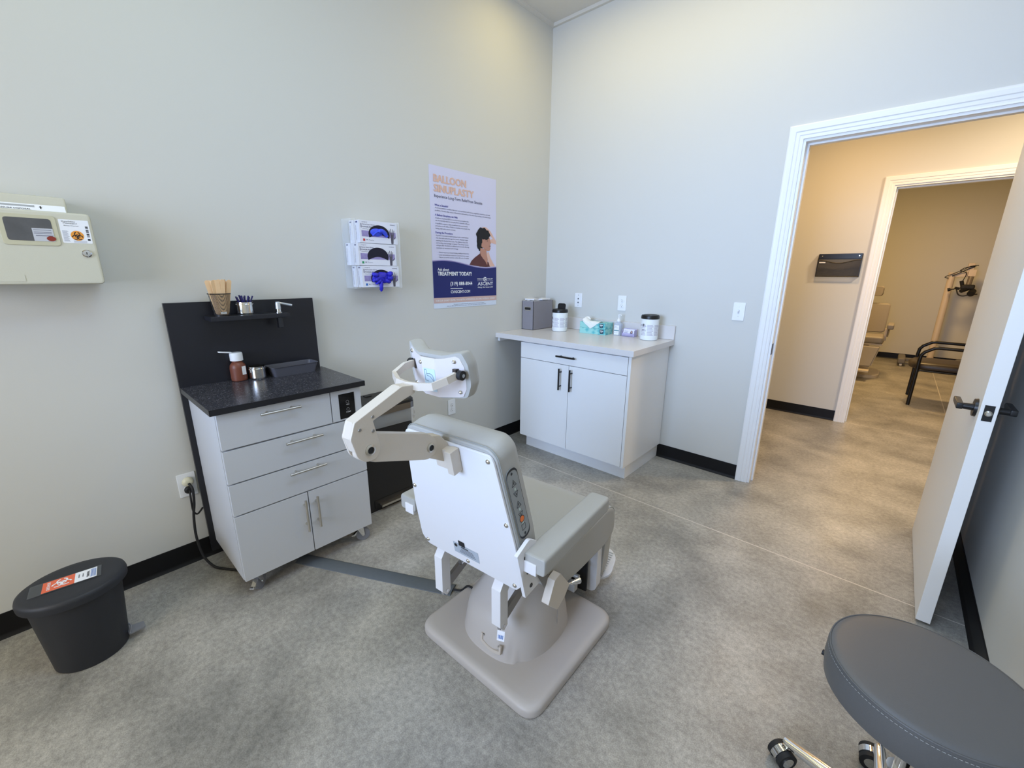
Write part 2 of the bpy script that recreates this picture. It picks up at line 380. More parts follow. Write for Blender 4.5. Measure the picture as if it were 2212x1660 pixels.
# ================================================================ WALL PLATES
def wall_plate(name, label, cat, M, kind, wd=0.070, ht=0.1145):
    t = thing(name, label, cat)
    b = nb(); prism(b, rpoly(rect(-wd/2, wd/2, -ht/2, ht/2), 0.004, 3), 0, 0.006, M, 0.002); obj('cover_plate', b, plate_m, t)
    if kind == 'duplex':
        for s in (-1, 1):
            b = nb(); lathe(b, [(0.0165, 0.006), (0.0165, 0.0075), (0.0155, 0.0082)], (0, s*0.0195, 0), 28, M, sx=1.0, sy=0.86)
            rc = obj('socket', b, plate_m, t)
            b = nb()
            for x0, hh in ((-0.0068, 0.008), (0.0052, 0.0065)): flat(b, rect(x0, x0+0.002, s*0.0195+0.001, s*0.0195+0.001+hh), 0.0084, M)
            flat(b, [(0.0028*math.cos(a*PI/6), s*0.0195-0.0075+0.0028*math.sin(a*PI/6)) for a in range(12)], 0.0084, M)
            obj('slot', b, dark_m, rc, smooth=False)
        b = nb(); lathe(b, [(0.0028, 0.006), (0.0022, 0.0072)], (0, 0, 0), 12, M); obj('screw', b, steel_m, t)
    if kind == 'data':
        for z in (0.012, -0.018):
            b = nb(); lathe(b, [(0.0052, 0.006), (0.0052, 0.009), (0.003, 0.009), (0.003, 0.0135)], (0, z, 0), 16, M); obj('jack', b, mat('jack_metal', (110, 112, 120), 0.4, metal=0.8), t)
        for z in (0.042, -0.042):
            b = nb(); lathe(b, [(0.0025, 0.006), (0.002, 0.0072)], (0, z, 0), 12, M); obj('screw', b, dark_m, t)
    if kind == 'switch':
        b = nb(); prism(b, rpoly(rect(-0.0055, 0.0055, -0.0125, 0.0125), 0.001, 2), 0.006, 0.0075, M); obj('toggle_collar', b, mat('switch_grey', (200, 203, 210), 0.4), t)
        b = nb(); loft(b, [[(-0.004, -0.007, 0.006), (0.004, -0.007, 0.006), (0.004, 0.004, 0.006), (-0.004, 0.004, 0.006)], [(-0.0035, 0.003, 0.018), (0.0035, 0.003, 0.018), (0.0035, 0.009, 0.017), (-0.0035, 0.009, 0.017)]], M); obj('toggle', b, plate_m, t)
        for z in (0.030, -0.030):
            b = nb(); lathe(b, [(0.0025, 0.006), (0.002, 0.0072)], (0, z, 0), 12, M); obj('screw', b, steel_m, t)
    return t
ML = lambda y, z, x=0.0: plane((x, y, z), (0, 1, 0), (0, 0, 1))      # plane on the left wall, facing the room
MF = lambda x, z, y=0.0: plane((x, y, z), (1, 0, 0), (0, 0, 1))      # plane on the far wall, facing the room
wall_plate('power_outlet', 'white duplex outlet low on the left wall under the headrest', 'outlet', ML(-1.108, 0.405), 'duplex')
wall_plate('data_outlet', 'white plate with two small jacks above the counter, nearer the corner', 'outlet', MF(0.347, 1.156), 'data')
wall_plate('power_outlet', 'white duplex outlet above the hand sanitizer on the counter', 'outlet', MF(0.746, 1.152), 'duplex')
wall_plate('light_switch', 'white toggle switch plate left of the doorway', 'switch', MF(1.572, 1.141), 'switch')
po = wall_plate('power_outlet', 'white outlet plate behind the cart with a black cord plugged in', 'outlet', ML(-2.708, 0.400), 'duplex')

# ================================================================ POSTER
t = thing('poster', 'tall lavender and navy balloon sinuplasty poster taped to the left wall', 'poster', (0.001, -1.232, 1.132))
W0, H0 = 0.602, 0.892
PM = plane((0, 0, 0), (0, 1, 0), (0, 0, 1))
def py(y): return y+1.232
def pz(z): return z-1.132
b = nb(); prism(b, rect(0, W0, 0, H0), -0.0005, 0.0006, PM); obj('paper_sheet', b, mat('poster_lavender', (212, 212, 238), 0.5, noise=0.02, scale=3), t, smooth=False)
# navy field with a wavy top edge
def wave(x, off=0): return 0.298+off+0.018*math.sin((x/W0)*2*PI*0.85+0.55)-0.012*(x/W0)
b = nb(); xs = [W0*i/40 for i in range(41)]
for i in range(40): flat(b, [(xs[i], 0.070), (xs[i+1], 0.070), (xs[i+1], wave(xs[i+1])), (xs[i], wave(xs[i]))], 0.0018, PM)
obj('navy_field', b, navy_m, t, smooth=False)
b = nb()
for i in range(40): flat(b, [(xs[i], wave(xs[i])), (xs[i+1], wave(xs[i+1])), (xs[i+1], wave(xs[i+1], 0.006)), (xs[i], wave(xs[i], 0.006))], 0.0018, PM)
obj('wave_border', b, mat('poster_border', (150, 140, 190), 0.5), t, smooth=False)
b = nb(); flat(b, rect(0, W0, 0.034, 0.070), 0.0018, PM); obj('peach_band', b, mat('poster_peach', (206, 176, 170), 0.5), t, smooth=False)
b = nb(); flat(b, rect(0, W0, 0, 0.034), 0.0012, PM); obj('bottom_band', b, mat('poster_pale', (216, 226, 244), 0.5), t, smooth=False)
b = nb()
for k in range(4):
    text(b, 'BALLOON', 0.031+0.0014*k, pz(1.930)-0.0006*(k % 2), 0.274, 0.043, 0.002+0.0001*k, PM, 0.012); text(b, 'SINUPLASTY', 0.031+0.0014*k, pz(1.872)-0.0006*(k % 2), 0.344, 0.043, 0.002+0.0001*k, PM, 0.012)
obj('headline', b, peach_i, t, smooth=False)
b = nb()
text(b, 'Experience Long-Term Relief from Sinusitis', 0.034, pz(1.838), 0.425, 0.018, 0.002, PM, 0.004)
lines = [('A serious medical condition that can cause persistent and intense congestion, headaches and nasal', 1.771, 0.50),
 ('problems. Sinusitis often causes inflammation and swelling of the sinus tissue leading to blocked sinuses.', 1.755, 0.51),
 ('A balloon sinuplasty (BSP) is a revolutionary procedure that', 1.709, 0.29), ('can dramatically improve everyday life for sinusitis sufferers.', 1.694, 0.30),
 ('A qualified surgeon is able to perform this non-invasive', 1.676, 0.28), ('procedure in the office. A balloon sinuplasty can provide long', 1.661, 0.30), ('lasting relief with a short recovery.', 1.645, 0.17),
 ('A guided instrument is used equipped with a small balloon', 1.602, 0.285), ('into the nasal cavity through the nostril, inflating it upon', 1.586, 0.28), ('reaching the blocked sinus area. The inflation causes the', 1.570, 0.28),
 ('surrounding sinus passage to expand. The airway remains', 1.555, 0.285), ('enlarged after the device is deflated and removed, allowing', 1.540, 0.29), ('consistent air movement and drainage.', 1.524, 0.19)]
for s_, z_, w_ in lines: text(b, s_, 0.036, pz(z_), w_, 0.0085, 0.002, PM, 0.0)
for s_, z_ in (('Patients experience minimal bruising, swelling and blood loss', 1.496), ('Lower risk of infection compared to conventional sinus surgery', 1.480), ('Return to normal activities within 48 hours of surgery', 1.465)):
    text(b, '\u2022  '+s_, 0.048, pz(z_), 0.275, 0.0078, 0.002, PM, 0.0)
text(b, 'This poster is for patient information about sinus care and treatment options.', 0.17, 0.019, 0.30, 0.0055, 0.002, PM); text(b, 'Ask our office staff for more information about the procedure, risks and benefits.', 0.11, 0.009, 0.38, 0.0055, 0.002, PM)
obj('body_text', b, mat('ink_slate', (74, 76, 104), 0.5, noise=0), t, smooth=False)
for s_, z_, w_ in (('What is Sinusitis?', 1.786, 0.112), ('A Balloon Sinuplasty can Help', 1.726, 0.192), ('During the Procedure', 1.618, 0.145)):
    b = nb(); text(b, s_, 0.034, pz(z_), w_, 0.012, 0.002, PM, 0.014); obj('subheading', b, mat('ink_indigo', (52, 52, 150), 0.5, noise=0), t, smooth=False)
b = nb()
text(b, 'Ask about', 0.040, pz(1.382), 0.098, 0.017, 0.0024, PM, 0.012); text(b, 'TREATMENT TODAY!', 0.039, pz(1.350), 0.304, 0.025, 0.0024, PM, 0.012); text(b, 'TREATMENT TODAY!', 0.0405, pz(1.350), 0.304, 0.025, 0.0026, PM, 0.012)
text(b, '(319) 888-8044', 0.146, pz(1.284), 0.205, 0.024, 0.0024, PM, 0.014); flat(b, rect(0.146, 0.258, pz(1.260), pz(1.264)), 0.0024, PM); text(b, 'CVASCENT.COM', 0.148, pz(1.231), 0.18, 0.018, 0.0024, PM, 0.016)
text(b, 'CEDAR', 0.400, pz(1.322), 0.058, 0.009, 0.0024, PM, 0.01); text(b, 'VALLEY', 0.502, pz(1.322), 0.062, 0.009, 0.0024, PM, 0.01)
flat(b, rect(0.400, 0.566, pz(1.312), pz(1.3135)), 0.0024, PM); text(b, 'ASCENT', 0.405, pz(1.280), 0.160, 0.024, 0.0024, PM, 0.012); text(b, 'Allergy, Skin Cancer, ENT', 0.405, pz(1.262), 0.160, 0.010, 0.0024, PM, 0.006)
text(b, 'DUBUQUE, GRUNDY CENTER, MANCHESTER, INDEPENDENCE, DECORAH, WATERLOO, WAVERLY', 0.015, 0.046, 0.572, 0.011, 0.0024, PM, 0.012)
flat(b, [(0.480+0.017*math.cos(a*PI/12), pz(1.322)+0.002+0.017*math.sin(a*PI/12)) for a in range(24)], 0.0024, PM)
obj('white_lettering', b, white_i, t, smooth=False)
b = nb()
for a in range(4):
    an = a*PI/2+0.5; cx_, cy_ = 0.480+0.0085*math.cos(an), pz(1.324)+0.0085*math.sin(an)
    flat(b, [(cx_+0.0055*math.cos(k*PI/6), cy_+0.0038*math.sin(k*PI/6)) for k in range(12)], 0.0028, PM)
obj('emblem', b, navy_m, t, smooth=False)
# the pictured person: curly dark hair, raised arm, brown collared shirt
def blob(b, cx, cy, rx, ry, n, wob=0.0, seg=36, ph=0, rot=0):
    pts = []
    for i in range(seg):
        a = 2*PI*i/seg; k = 1+wob*math.sin(7*a+ph)+wob*0.6*math.sin(11*a+2*ph)
        x_, y_ = rx*k*math.cos(a), ry*k*math.sin(a); pts.append((cx+x_*math.cos(rot)-y_*math.sin(rot), cy+x_*math.sin(rot)+y_*math.cos(rot)))
    flat(b, pts, n, PM)
ppl = lambda L: [(py(y_), pz(z_)) for y_, z_ in L]
skin_l = mat('print_skin', (222, 182, 168), 0.5, noise=0.04, scale=30); skin_d = mat('print_skin_shade', (188, 138, 120), 0.5, noise=0.05, scale=30)
b = nb()
flat(b, ppl([(-0.775, 1.69), (-0.735, 1.690), (-0.690, 1.665), (-0.655, 1.625), (-0.632, 1.600), (-0.632, 1.578), (-0.690, 1.585), (-0.700, 1.605), (-0.668, 1.615), (-0.700, 1.645), (-0.75, 1.660)]), 0.0016, PM)
flat(b, ppl([(-0.725, 1.515), (-0.712, 1.52), (-0.695, 1.48), (-0.665, 1.44), (-0.645, 1.418), (-0.70, 1.415), (-0.715, 1.45), (-0.733, 1.49)]), 0.0022, PM)
obj('pictured_arm', b, skin_l, t, smooth=False)
b = nb()
flat(b, ppl([(-0.905, 1.425), (-0.885, 1.452), (-0.855, 1.475), (-0.815, 1.497), (-0.795, 1.510), (-0.77, 1.47), (-0.73, 1.455), (-0.705, 1.44), (-0.690, 1.415), (-0.74, 1.412), (-0.80, 1.414)]), 0.0018, PM)
obj('pictured_shirt', b, mat('print_brown', (92, 50, 50), 0.5, noise=0.06), t, smooth=False)
b = nb()
flat(b, ppl([(-0.795, 1.545), (-0.735, 1.535), (-0.732, 1.50), (-0.722, 1.465), (-0.728, 1.425), (-0.745, 1.45), (-0.79, 1.49), (-0.80, 1.51)]), 0.0024, PM)
flat(b, ppl([(-0.780, 1.625), (-0.705, 1.63), (-0.696, 1.600), (-0.687, 1.582), (-0.696, 1.574), (-0.692, 1.560), (-0.696, 1.553), (-0.692, 1.545), (-0.702, 1.530), (-0.72, 1.525), (-0.755, 1.54), (-0.795, 1.560)]), 0.0026, PM)
obj('pictured_face', b, skin_d, t, smooth=False)
b = nb(); blob(b, py(-0.772), pz(1.628), 0.062, 0.058, 0.0021, 0.05, 48)
blob(b, py(-0.800), pz(1.575), 0.030, 0.050, 0.0023, 0.06, 40, 1)
blob(b, py(-0.752), pz(1.640), 0.055, 0.034, 0.0034, 0.07, 40, 2); blob(b, py(-0.800), pz(1.60), 0.022, 0.045, 0.0037, 0.07, 40, 3)
flat(b, ppl([(-0.745, 1.608), (-0.722, 1.612), (-0.722, 1.607), (-0.745, 1.601)]), 0.0040, PM); flat(b, ppl([(-0.735, 1.597), (-0.720, 1.599), (-0.722, 1.594)]), 0.0040, PM)
flat(b, ppl([(-0.712, 1.561), (-0.693, 1.563), (-0.694, 1.559)]), 0.0040, PM)
obj('pictured_hair', b, mat('print_hair', (17, 15, 19), 0.5), t, smooth=False)

# ================================================================ GLOVE BOX RACK
t = thing('glove_box_holder', 'clear acrylic glove box holder on the left wall beside the poster', 'holder', (0, -1.68, 1.285))
def g_(y0, y1, z0, z1, x0, x1): box(bmm, x0, x1, y0+1.68, y1+1.68, z0-1.285, z1-1.285)
bmm = nb(); g_(-1.835, -1.545, 1.283, 1.650, 0.001, 0.004); obj('back_panel', bmm, clear_m, t, smooth=False)
bmm = nb(); g_(-1.835, -1.545, 1.280, 1.2835, 0.001, 0.112); obj('bottom_panel', bmm, clear_m, t, smooth=False)
for y in (-1.838, -1.548):
    bmm = nb(); g_(y, y+0.003, 1.280, 1.645, 0.001, 0.112); obj('side_panel', bmm, clear_m, t, smooth=False)
for y in (-1.838, -1.573):
    bmm = nb(); g_(y, y+0.028, 1.283, 1.645, 0.109, 0.112); obj('front_lip', bmm, clear_m, t, smooth=False)
def glove_box(label, y0, z0, x0, x1, color, opening, rear=False, wd=0.236, ht=0.117):
    t = thing('glove_box', label, 'box', (x0, y0, z0), 0, 'cartons of exam gloves in the acrylic holder')
    obj('carton', bx(0, x1-x0, 0, wd, 0, ht, 0.0015), gbox_m, t)
    n = x1-x0+0.0004; M = plane((0, 0, 0), (0, 1, 0), (0, 0, 1))
    SM = plane((0, -0.0004, 0), (1, 0, 0), (0, 0, 1))
    b = nb(); text(b, 'Nitrile Exam Gloves', 0.015, 0.012, 0.075, 0.008, 0.0, plane((0, -0.0005, 0), (0, 0, 1), (-1, 0, 0)) @ Matrix.Translation((0, -0.028, 0)), 0.01)
    flat(b, rect(0.010, 0.030, ht-0.014, ht-0.006), 0, SM); obj('side_print', b, navy_m, t, smooth=False)
    if rear: return t
    b = nb(); text(b, 'Nitrile Exam Gloves', 0.018, 0.093, 0.075, 0.0065, n, M, 0.01); text(b, 'POWDER-FREE', 0.018, 0.080, 0.058, 0.007, n, M, 0.02); text(b, 'Textured fingertips', 0.018, 0.071, 0.045, 0.004, n, M)
    flat(b, rect(0.010, 0.014, 0.078, 0.100), n, M); text(b, 'surgical', 0.018, 0.106, 0.03, 0.005, n, M); text(b, 'PROFESSIONAL', 0.19, 0.102, 0.034, 0.004, n, M, 0.02)
    text(b, '200', 0.036, 0.014, 0.010, 0.006, n, M, 0.02); text(b, '9', 0.052, 0.014, 0.004, 0.006, n, M, 0.02); text(b, 'latex free', 0.060, 0.014, 0.022, 0.004, n, M)
    obj('front_print', b, mat('ink_dim', (92, 92, 120), 0.5, noise=0), t, smooth=False)
    b = nb(); flat(b, rect(0.012, 0.225, 0.033, 0.064), n-0.0001, M); obj('lavender_band', b, lav_m, t, smooth=False)
    b = nb(); flat(b, rect(0.018, 0.030, 0.010, 0.022), n, M); obj('size_mark', b, color, t, smooth=False)
    # printed grey hand
    b = nb(); mh = plane((0, 0.200, 0.03), (0, 1, 0), (0, 0, 1))
    flat(b, rpoly([(-0.008, -0.028), (0.006, -0.028), (0.010, 0.020), (-0.010, 0.022)], 0.003, 3), n+0.0002, mh)
    for k, (x, an, l) in enumerate([(-0.008, 0.36, 0.030), (-0.003, 0.16, 0.036), (0.003, -0.02, 0.034), (0.008, -0.20, 0.028), (0.010, -0.75, 0.022)]):
        y_ = 0.018 if k < 4 else -0.002; d = Vector((-math.sin(an), math.cos(an))); q = Vector((d.y, -d.x))*0.0024
        p = Vector((x, y_)); e = p+d*l; flat(b, [tuple(p-q), tuple(p+q), tuple(e+q*0.6), tuple(e-q*0.6)], n+0.0003, mh)
    obj('printed_hand', b, mat('print_hand_grey', (88, 86, 100), 0.5, noise=0.1), t, smooth=False)
    oc = (0.118, 0.063)
    arch = []
    for i in range(25):
        a = PI*i/24; arch.append((oc[0]+0.066*math.cos(a), oc[1]-0.016+0.050*math.sin(a)))
    low = [(oc[0]-0.062+0.124*i/12, oc[1]-0.016-0.016+0.018*math.sin(PI*i/12)-0.002) for i in range(13)]
    b = nb(); flat(b, arch+low, n+0.0005, M); obj('dispensing_slot', b, mat('slot_dark', (20, 18, 40), 0.7, noise=0.0), t, smooth=False)
    if opening:
        b = nb(); cm = blue_l if opening == 1 else blue_m
        if opening == 1:
            lathe(b, [(0.0001, -0.004), (0.030, 0.0), (0.022, 0.007), (0.006, 0.011), (0.0001, 0.011)], (0.102, 0.058, n-0.003), 24, M, sx=1.5, sy=0.8)
            tube(b, smooth_pts([(0.075, 0.040, n+0.002), (0.105, 0.062, n+0.008), (0.135, 0.066, n+0.011), (0.165, 0.040, n+0.004)]), [0.005]*10+[0.011]*12+[0.008]*3, 10, M)
        else:
            random.seed(3)
            lathe(b, [(0.0001, -0.006), (0.040, -0.002), (0.036, 0.010), (0.020, 0.017), (0.0001, 0.018)], (0.122, 0.052, n), 28, M, sx=1.62, sy=0.78)
            for (x_, y_, a, l, rr) in [(0.090, 0.066, 2.95, 0.036, 0.012), (0.090, 0.046, 3.45, 0.036, 0.011), (0.150, 0.068, 0.35, 0.034, 0.013), (0.150, 0.050, 0.0, 0.030, 0.014), (0.106, 0.032, -1.60, 0.056, 0.010), (0.105, 0.038, -2.6, 0.036, 0.009), (0.130, 0.038, -0.25, 0.040, 0.012)]:
                e = (x_+l*math.cos(a), y_+l*math.sin(a), n+0.007)
                tube(b, smooth_pts([(x_, y_, n+0.010), ((x_+e[0])/2, (y_+e[1])/2, n+0.014), e], 5), [rr]*8+[rr*0.9, rr*0.7, rr*0.35], 10, M)
            for v in b.verts: v.co += Vector((random.uniform(-1, 1), random.uniform(-1, 1), random.uniform(-1, 1)))*0.0024
        obj('glove', b, cm, t, 60)
    return t
glove_box('topmost front glove carton, red size mark, bright blue glove in its slot', -1.790, 1.524, 0.056, 0.104, red_i, 1)
glove_box('middle front glove carton, green size mark, dark slot without a glove showing', -1.806, 1.405, 0.056, 0.104, green_i, 0)
glove_box('lowest front glove carton, dark blue gloves spilling out', -1.794, 1.286, 0.056, 0.104, blue_i, 2)
glove_box('rear glove carton behind the topmost one, touching the wall side', -1.796, 1.524, 0.006, 0.054, red_i, 0, True)
glove_box('rear glove carton behind the middle one, sticking out furthest left', -1.826, 1.405, 0.006, 0.054, green_i, 0, True)
glove_box('rear glove carton behind the lowest one', -1.800, 1.286, 0.006, 0.054, blue_i, 0, True)

# ================================================================ SHARPS CABINET
t = thing('sharps_cabinet', 'beige locking sharps disposal cabinet on the left wall, cut by the frame edge', 'cabinet', (0, -3.02, 1.32))
sh = mat('sharps_beige', (206, 204, 188), 0.5, noise=0.02, scale=300, bump=0.1, bscale=500)
SM = plane((0, 0, 0), (0, 1, 0), (0, 0, 1))
b = nb(); prism(b, rpoly(rect(-0.215, 0.183, 0.0, 0.240), 0.014, 4), 0.002, 0.140, SM, 0.008); obj('cabinet_body', b, sh, t)
b = nb(); box(b, 0.002, 0.105, -0.195, 0.132, 0.240, 0.290, 0.006); box(b, 0.03, 0.05, 0.060, 0.066, 0.29, 0.297); box(b, 0.03, 0.05, 0.100, 0.106, 0.29, 0.297)
loft(b, [[(0.10, -0.19, 0.232), (0.128, -0.19, 0.232), (0.105, -0.19, 0.262), (0.10, -0.19, 0.262)], [(0.10, 0.128, 0.232), (0.128, 0.128, 0.232), (0.105, 0.128, 0.262), (0.10, 0.128, 0.262)]])
hp = obj('deposit_hopper', b, sh, t)
HM = plane((0.1060, 0, 0.262), (0, 1, 0), (-0.023, 0, 0.030))
HM = plane((0.1288, 0, 0.2325), (0, 1, 0), (-0.023, 0, 0.030))
b = nb(); flat(b, rect(-0.186, 0.126, 0.002, 0.036), 0.0006, HM); obj('hopper_label', b, white_i, hp, smooth=False)
b = nb(); text(b, 'LIFT TO ASSURE DISPOSAL', -0.06, 0.0115, 0.105, 0.0050, 0.0012, HM, 0.01)
for x in (-0.092, 0.068): flat(b, [(x, 0.030), (x+0.004, 0.024), (x+0.0015, 0.024), (x+0.0015, 0.018), (x-0.0015, 0.018), (x-0.0015, 0.024), (x-0.004, 0.024)], 0.0012, HM)
obj('hopper_print', b, black_i, hp, smooth=False)
b = nb(); flat(b, rpoly([(-0.082, 0.0262), (-0.056, 0.0262), (-0.050, 0.0235), (0.050, 0.0235), (0.054, 0.0225), (0.054, 0.0315), (0.050, 0.0305), (-0.050, 0.0305), (-0.056, 0.0268), (-0.082, 0.0268)], 0), 0.0012, HM); obj('syringe_print', b, mat('ink_lightgrey', (165, 168, 172), 0.5), hp, smooth=False)
# viewing window
b = nb(); prism(b, rpoly(rect(-0.036, 0.094, 0.128, 0.225), 0.012, 5), 0.140, 0.1425, SM, 0.001); fr = obj('window_bezel', b, mat('sharps_bezel', (198, 194, 168), 0.5), t)
b = nb(); flat(b, rpoly(rect(-0.024, 0.082, 0.142, 0.214), 0.009, 5), 0.1431, SM); obj('viewing_pane', b, mat('smoked_pane', (92, 92, 94), 0.2, noise=0.25, scale=25), fr, smooth=False)
b = nb(); flat(b, rect(0.034, 0.082, 0.142, 0.183), 0.1434, SM); obj('inner_label', b, mat('label_dull', (196, 198, 206), 0.5), fr, smooth=False)
b = nb(); flat(b, [(0.074+0.011*math.cos(k*PI/10), 0.151+0.008*math.sin(k*PI/10)) for k in range(20)], 0.1438, SM); obj('inner_mark', b, mat('label_red', (140, 52, 40), 0.5), fr, smooth=False)
b = nb()
for z in (0.177, 0.170, 0.166): flat(b, rect(0.037, 0.078, z, z+0.0015), 0.1437, SM)
flat(b, rect(0.040, 0.080, 0.1585, 0.161), 0.1437, SM); obj('inner_print', b, grey_i, fr, smooth=False)
# label with biohazard trefoil
b = nb(); flat(b, rpoly(rect(0.100, 0.174, 0.140, 0.217), 0.003, 3), 0.1405, SM); lb = obj('warning_label', b, white_i, t, smooth=False)
def trefoil(b, cx, cy, r, n, M, mi=0):
    for k in range(3):
        a0 = PI/2+k*2*PI/3; ox, oy = cx+0.42*r*math.cos(a0), cy+0.42*r*math.sin(a0)
        for i in range(20):
            a, a2 = 2*PI*i/20, 2*PI*(i+1)/20
            if abs(((a+PI/20-a0+PI) % (2*PI))-PI) < 0.42: continue
            flat(b, [(ox+0.50*r*math.cos(a), oy+0.50*r*math.sin(a)), (ox+0.50*r*math.cos(a2), oy+0.50*r*math.sin(a2)), (ox+0.34*r*math.cos(a2), oy+0.34*r*math.sin(a2)), (ox+0.34*r*math.cos(a), oy+0.34*r*math.sin(a))], n+k*0.00005, M, mi)
    for i in range(24):
        a, a2 = 2*PI*i/24, 2*PI*(i+1)/24
        flat(b, [(cx+0.40*r*math.cos(a), cy+0.40*r*math.sin(a)), (cx+0.40*r*math.cos(a2), cy+0.40*r*math.sin(a2)), (cx+0.31*r*math.cos(a2), cy+0.31*r*math.sin(a2)), (cx+0.31*r*math.cos(a), cy+0.31*r*math.sin(a))], n+0.0002, M, mi)
b = nb(); flat(b, [(0.139+0.0165*math.cos(k*PI/14), 0.165+0.0165*math.sin(k*PI/14)) for k in range(28)], 0.1408, SM); obj('biohazard_disc', b, amber_i, lb, smooth=False)
b = nb(); trefoil(b, 0.139, 0.163, 0.016, 0.1411, SM)
text(b, 'SharpSafety', 0.107, 0.209, 0.034, 0.004, 0.1408, SM); text(b, 'Monoject', 0.111, 0.203, 0.034, 0.0045, 0.1408, SM); text(b, 'Sharps Disposal', 0.111, 0.196, 0.036, 0.003, 0.1408, SM)
for i in range(9): flat(b, rect(0.163, 0.170, 0.160+i*0.0042, 0.160+i*0.0042+0.0012+0.0012*(i % 3)), 0.1408, SM)
flat(b, rect(0.163, 0.170, 0.150, 0.156), 0.1408, SM)
obj('label_print', b, black_i, lb, smooth=False)
b = nb()
for i in range(14): flat(b, rect(0.104, 0.119-0.002*(i % 3), 0.145+i*0.0026, 0.1462+i*0.0026), 0.1408, SM)
for i in range(4): flat(b, rect(0.127, 0.160, 0.142+i*0.002, 0.1428+i*0.002), 0.1408, SM)
obj('label_fine_print', b, mat('ink_pale', (168, 172, 186), 0.5), lb, smooth=False)
b = nb(); lathe(b, [(0.013, 0.139), (0.013, 0.143), (0.010, 0.146), (0.006, 0.1465), (0.006, 0.144), (0.0001, 0.144)], (0.152, 0.106, 0), 28, SM); lk = obj('lock', b, chrome_m, t)
b = nb(); flat(b, rect(0.1508, 0.1532, 0.102, 0.110), 0.1444, SM); obj('keyhole', b, dark_m, lk, smooth=False)
b = nb(); prism(b, rpoly(rect(-0.085, -0.010, 0.010, 0.032), 0.003, 3), 0.140, 0.1408, SM); obj('embossed_panel', b, sh, t)

# ================================================================ TREATMENT CART
t = thing('treatment_cart', 'grey rolling treatment cart with black top, three drawers and two doors', 'cart', (0.245, -2.355, 0))
CX, CY = 0.245, -2.355
def cb(x0, x1, y0, y1, z0, z1, bev=0.0, b=None):
    b = b or nb(); box(b, x0-CX, x1-CX, y0-CY, y1-CY, z0, z1, bev); return b
def CM(x, y, z, uu=(0, 1, 0), vv=(0, 0, 1)): return plane((x-CX, y-CY, z), uu, vv)
obj('cart_body', cb(0.040, 0.458, -2.648, -2.060, 0.090, 0.842, 0.001), cart_m, t)
obj('back_panel', cb(0.018, 0.038, -2.670, -2.050, 0.035, 1.236, 0.0015), ctop_black, t)
wt = obj('worktop', cb(0.039, 0.495, -2.667, -2.043, 0.8435, 0.868, 0.001), granite_m, t)
b = nb(); cb(0.4952, 0.4965, -2.6685, -2.0415, 0.843, 0.8672, 0, b); cb(0.039, 0.4965, -2.6685, -2.6672, 0.843, 0.8672, 0, b); cb(0.039, 0.4965, -2.0428, -2.0415, 0.843, 0.8672, 0, b); obj('edge_band', b, mat('edge_black', (24, 24, 29), 0.35), wt, smooth=False)
def bar(b, c, ax, L, off=0.028, r=0.0055, post=0.048, nrm=(1, 0, 0), rr=None):
    c = Vector(c); ax = Vector(ax); nrm = Vector(nrm)
    cyl(b, c+nrm*off-ax*L/2, c+nrm*off+ax*L/2, r, seg=16)
    for s in (-1, 1): cyl(b, c+ax*s*post, c+nrm*off+ax*s*post, r*0.8, seg=12)
def drawer(y0, y1, z0, z1, hy0=None, hy1=None, hz=None, name='drawer'):
    d = obj(name, cb(0.458, 0.4765, y0, y1, z0, z1, 0.0012), cart_m, t)
    if hz:
        b = nb(); bar(b, (0.4765-CX, (hy0+hy1)/2-CY, hz), (0, 1, 0), hy1-hy0); obj('handle', b, steel_m, d)
    return d
drawer(-2.646, -2.207, 0.691, 0.838, -2.503, -2.346, 0.811); drawer(-2.646, -2.058, 0.544, 0.684, -2.424, -2.267, 0.659); drawer(-2.646, -2.058, 0.402, 0.538, -2.424, -2.267, 0.515)
for y0, y1, hy in ((-2.646, -2.356, -2.377), (-2.352, -2.058, -2.324)):
    d = obj('door', cb(0.458, 0.4765, y0, y1, 0.090, 0.396, 0.0012), cart_m, t); b = nb(); bar(b, (0.4765-CX, hy-CY, 0.294), (0, 0, 1), 0.156); obj('handle', b, steel_m, d)
cp = drawer(-2.203, -2.058, 0.691, 0.838, name='control_drawer')
M = CM(0.4765, -2.168, 0.699)
b = nb(); prism(b, rect(0, 0.076, 0, 0.120), 0, 0.0015, M); pp = obj('switch_panel', b, mat('gloss_black', (10, 10, 12), 0.12), cp, smooth=False)
b = nb(); text(b, 'VAC', 0.033, 0.063, 0.016, 0.006, 0.0021, M, 0.02); text(b, 'PUMP', 0.031, 0.026, 0.023, 0.006, 0.0021, M, 0.02)
for z in (0.079, 0.043):
    for i in range(20):
        a, a2 = 2*PI*i/20, 2*PI*(i+1)/20
        flat(b, [(0.040+0.007*math.cos(a), z+0.007*math.sin(a)), (0.040+0.007*math.cos(a2), z+0.007*math.sin(a2)), (0.040+0.0064*math.cos(a2), z+0.0064*math.sin(a2)), (0.040+0.0064*math.cos(a), z+0.0064*math.sin(a))], 0.0021, M)
for fc in b.faces: pass
obj('switch_lettering', b, mat('ink_panel', (190, 190, 190), 0.5), cp, smooth=False)
b = cb(0.038, 0.148, -2.535, -2.212, 1.156, 1.176, 0.002); sf = obj('shelf', b, ctop_black, t)
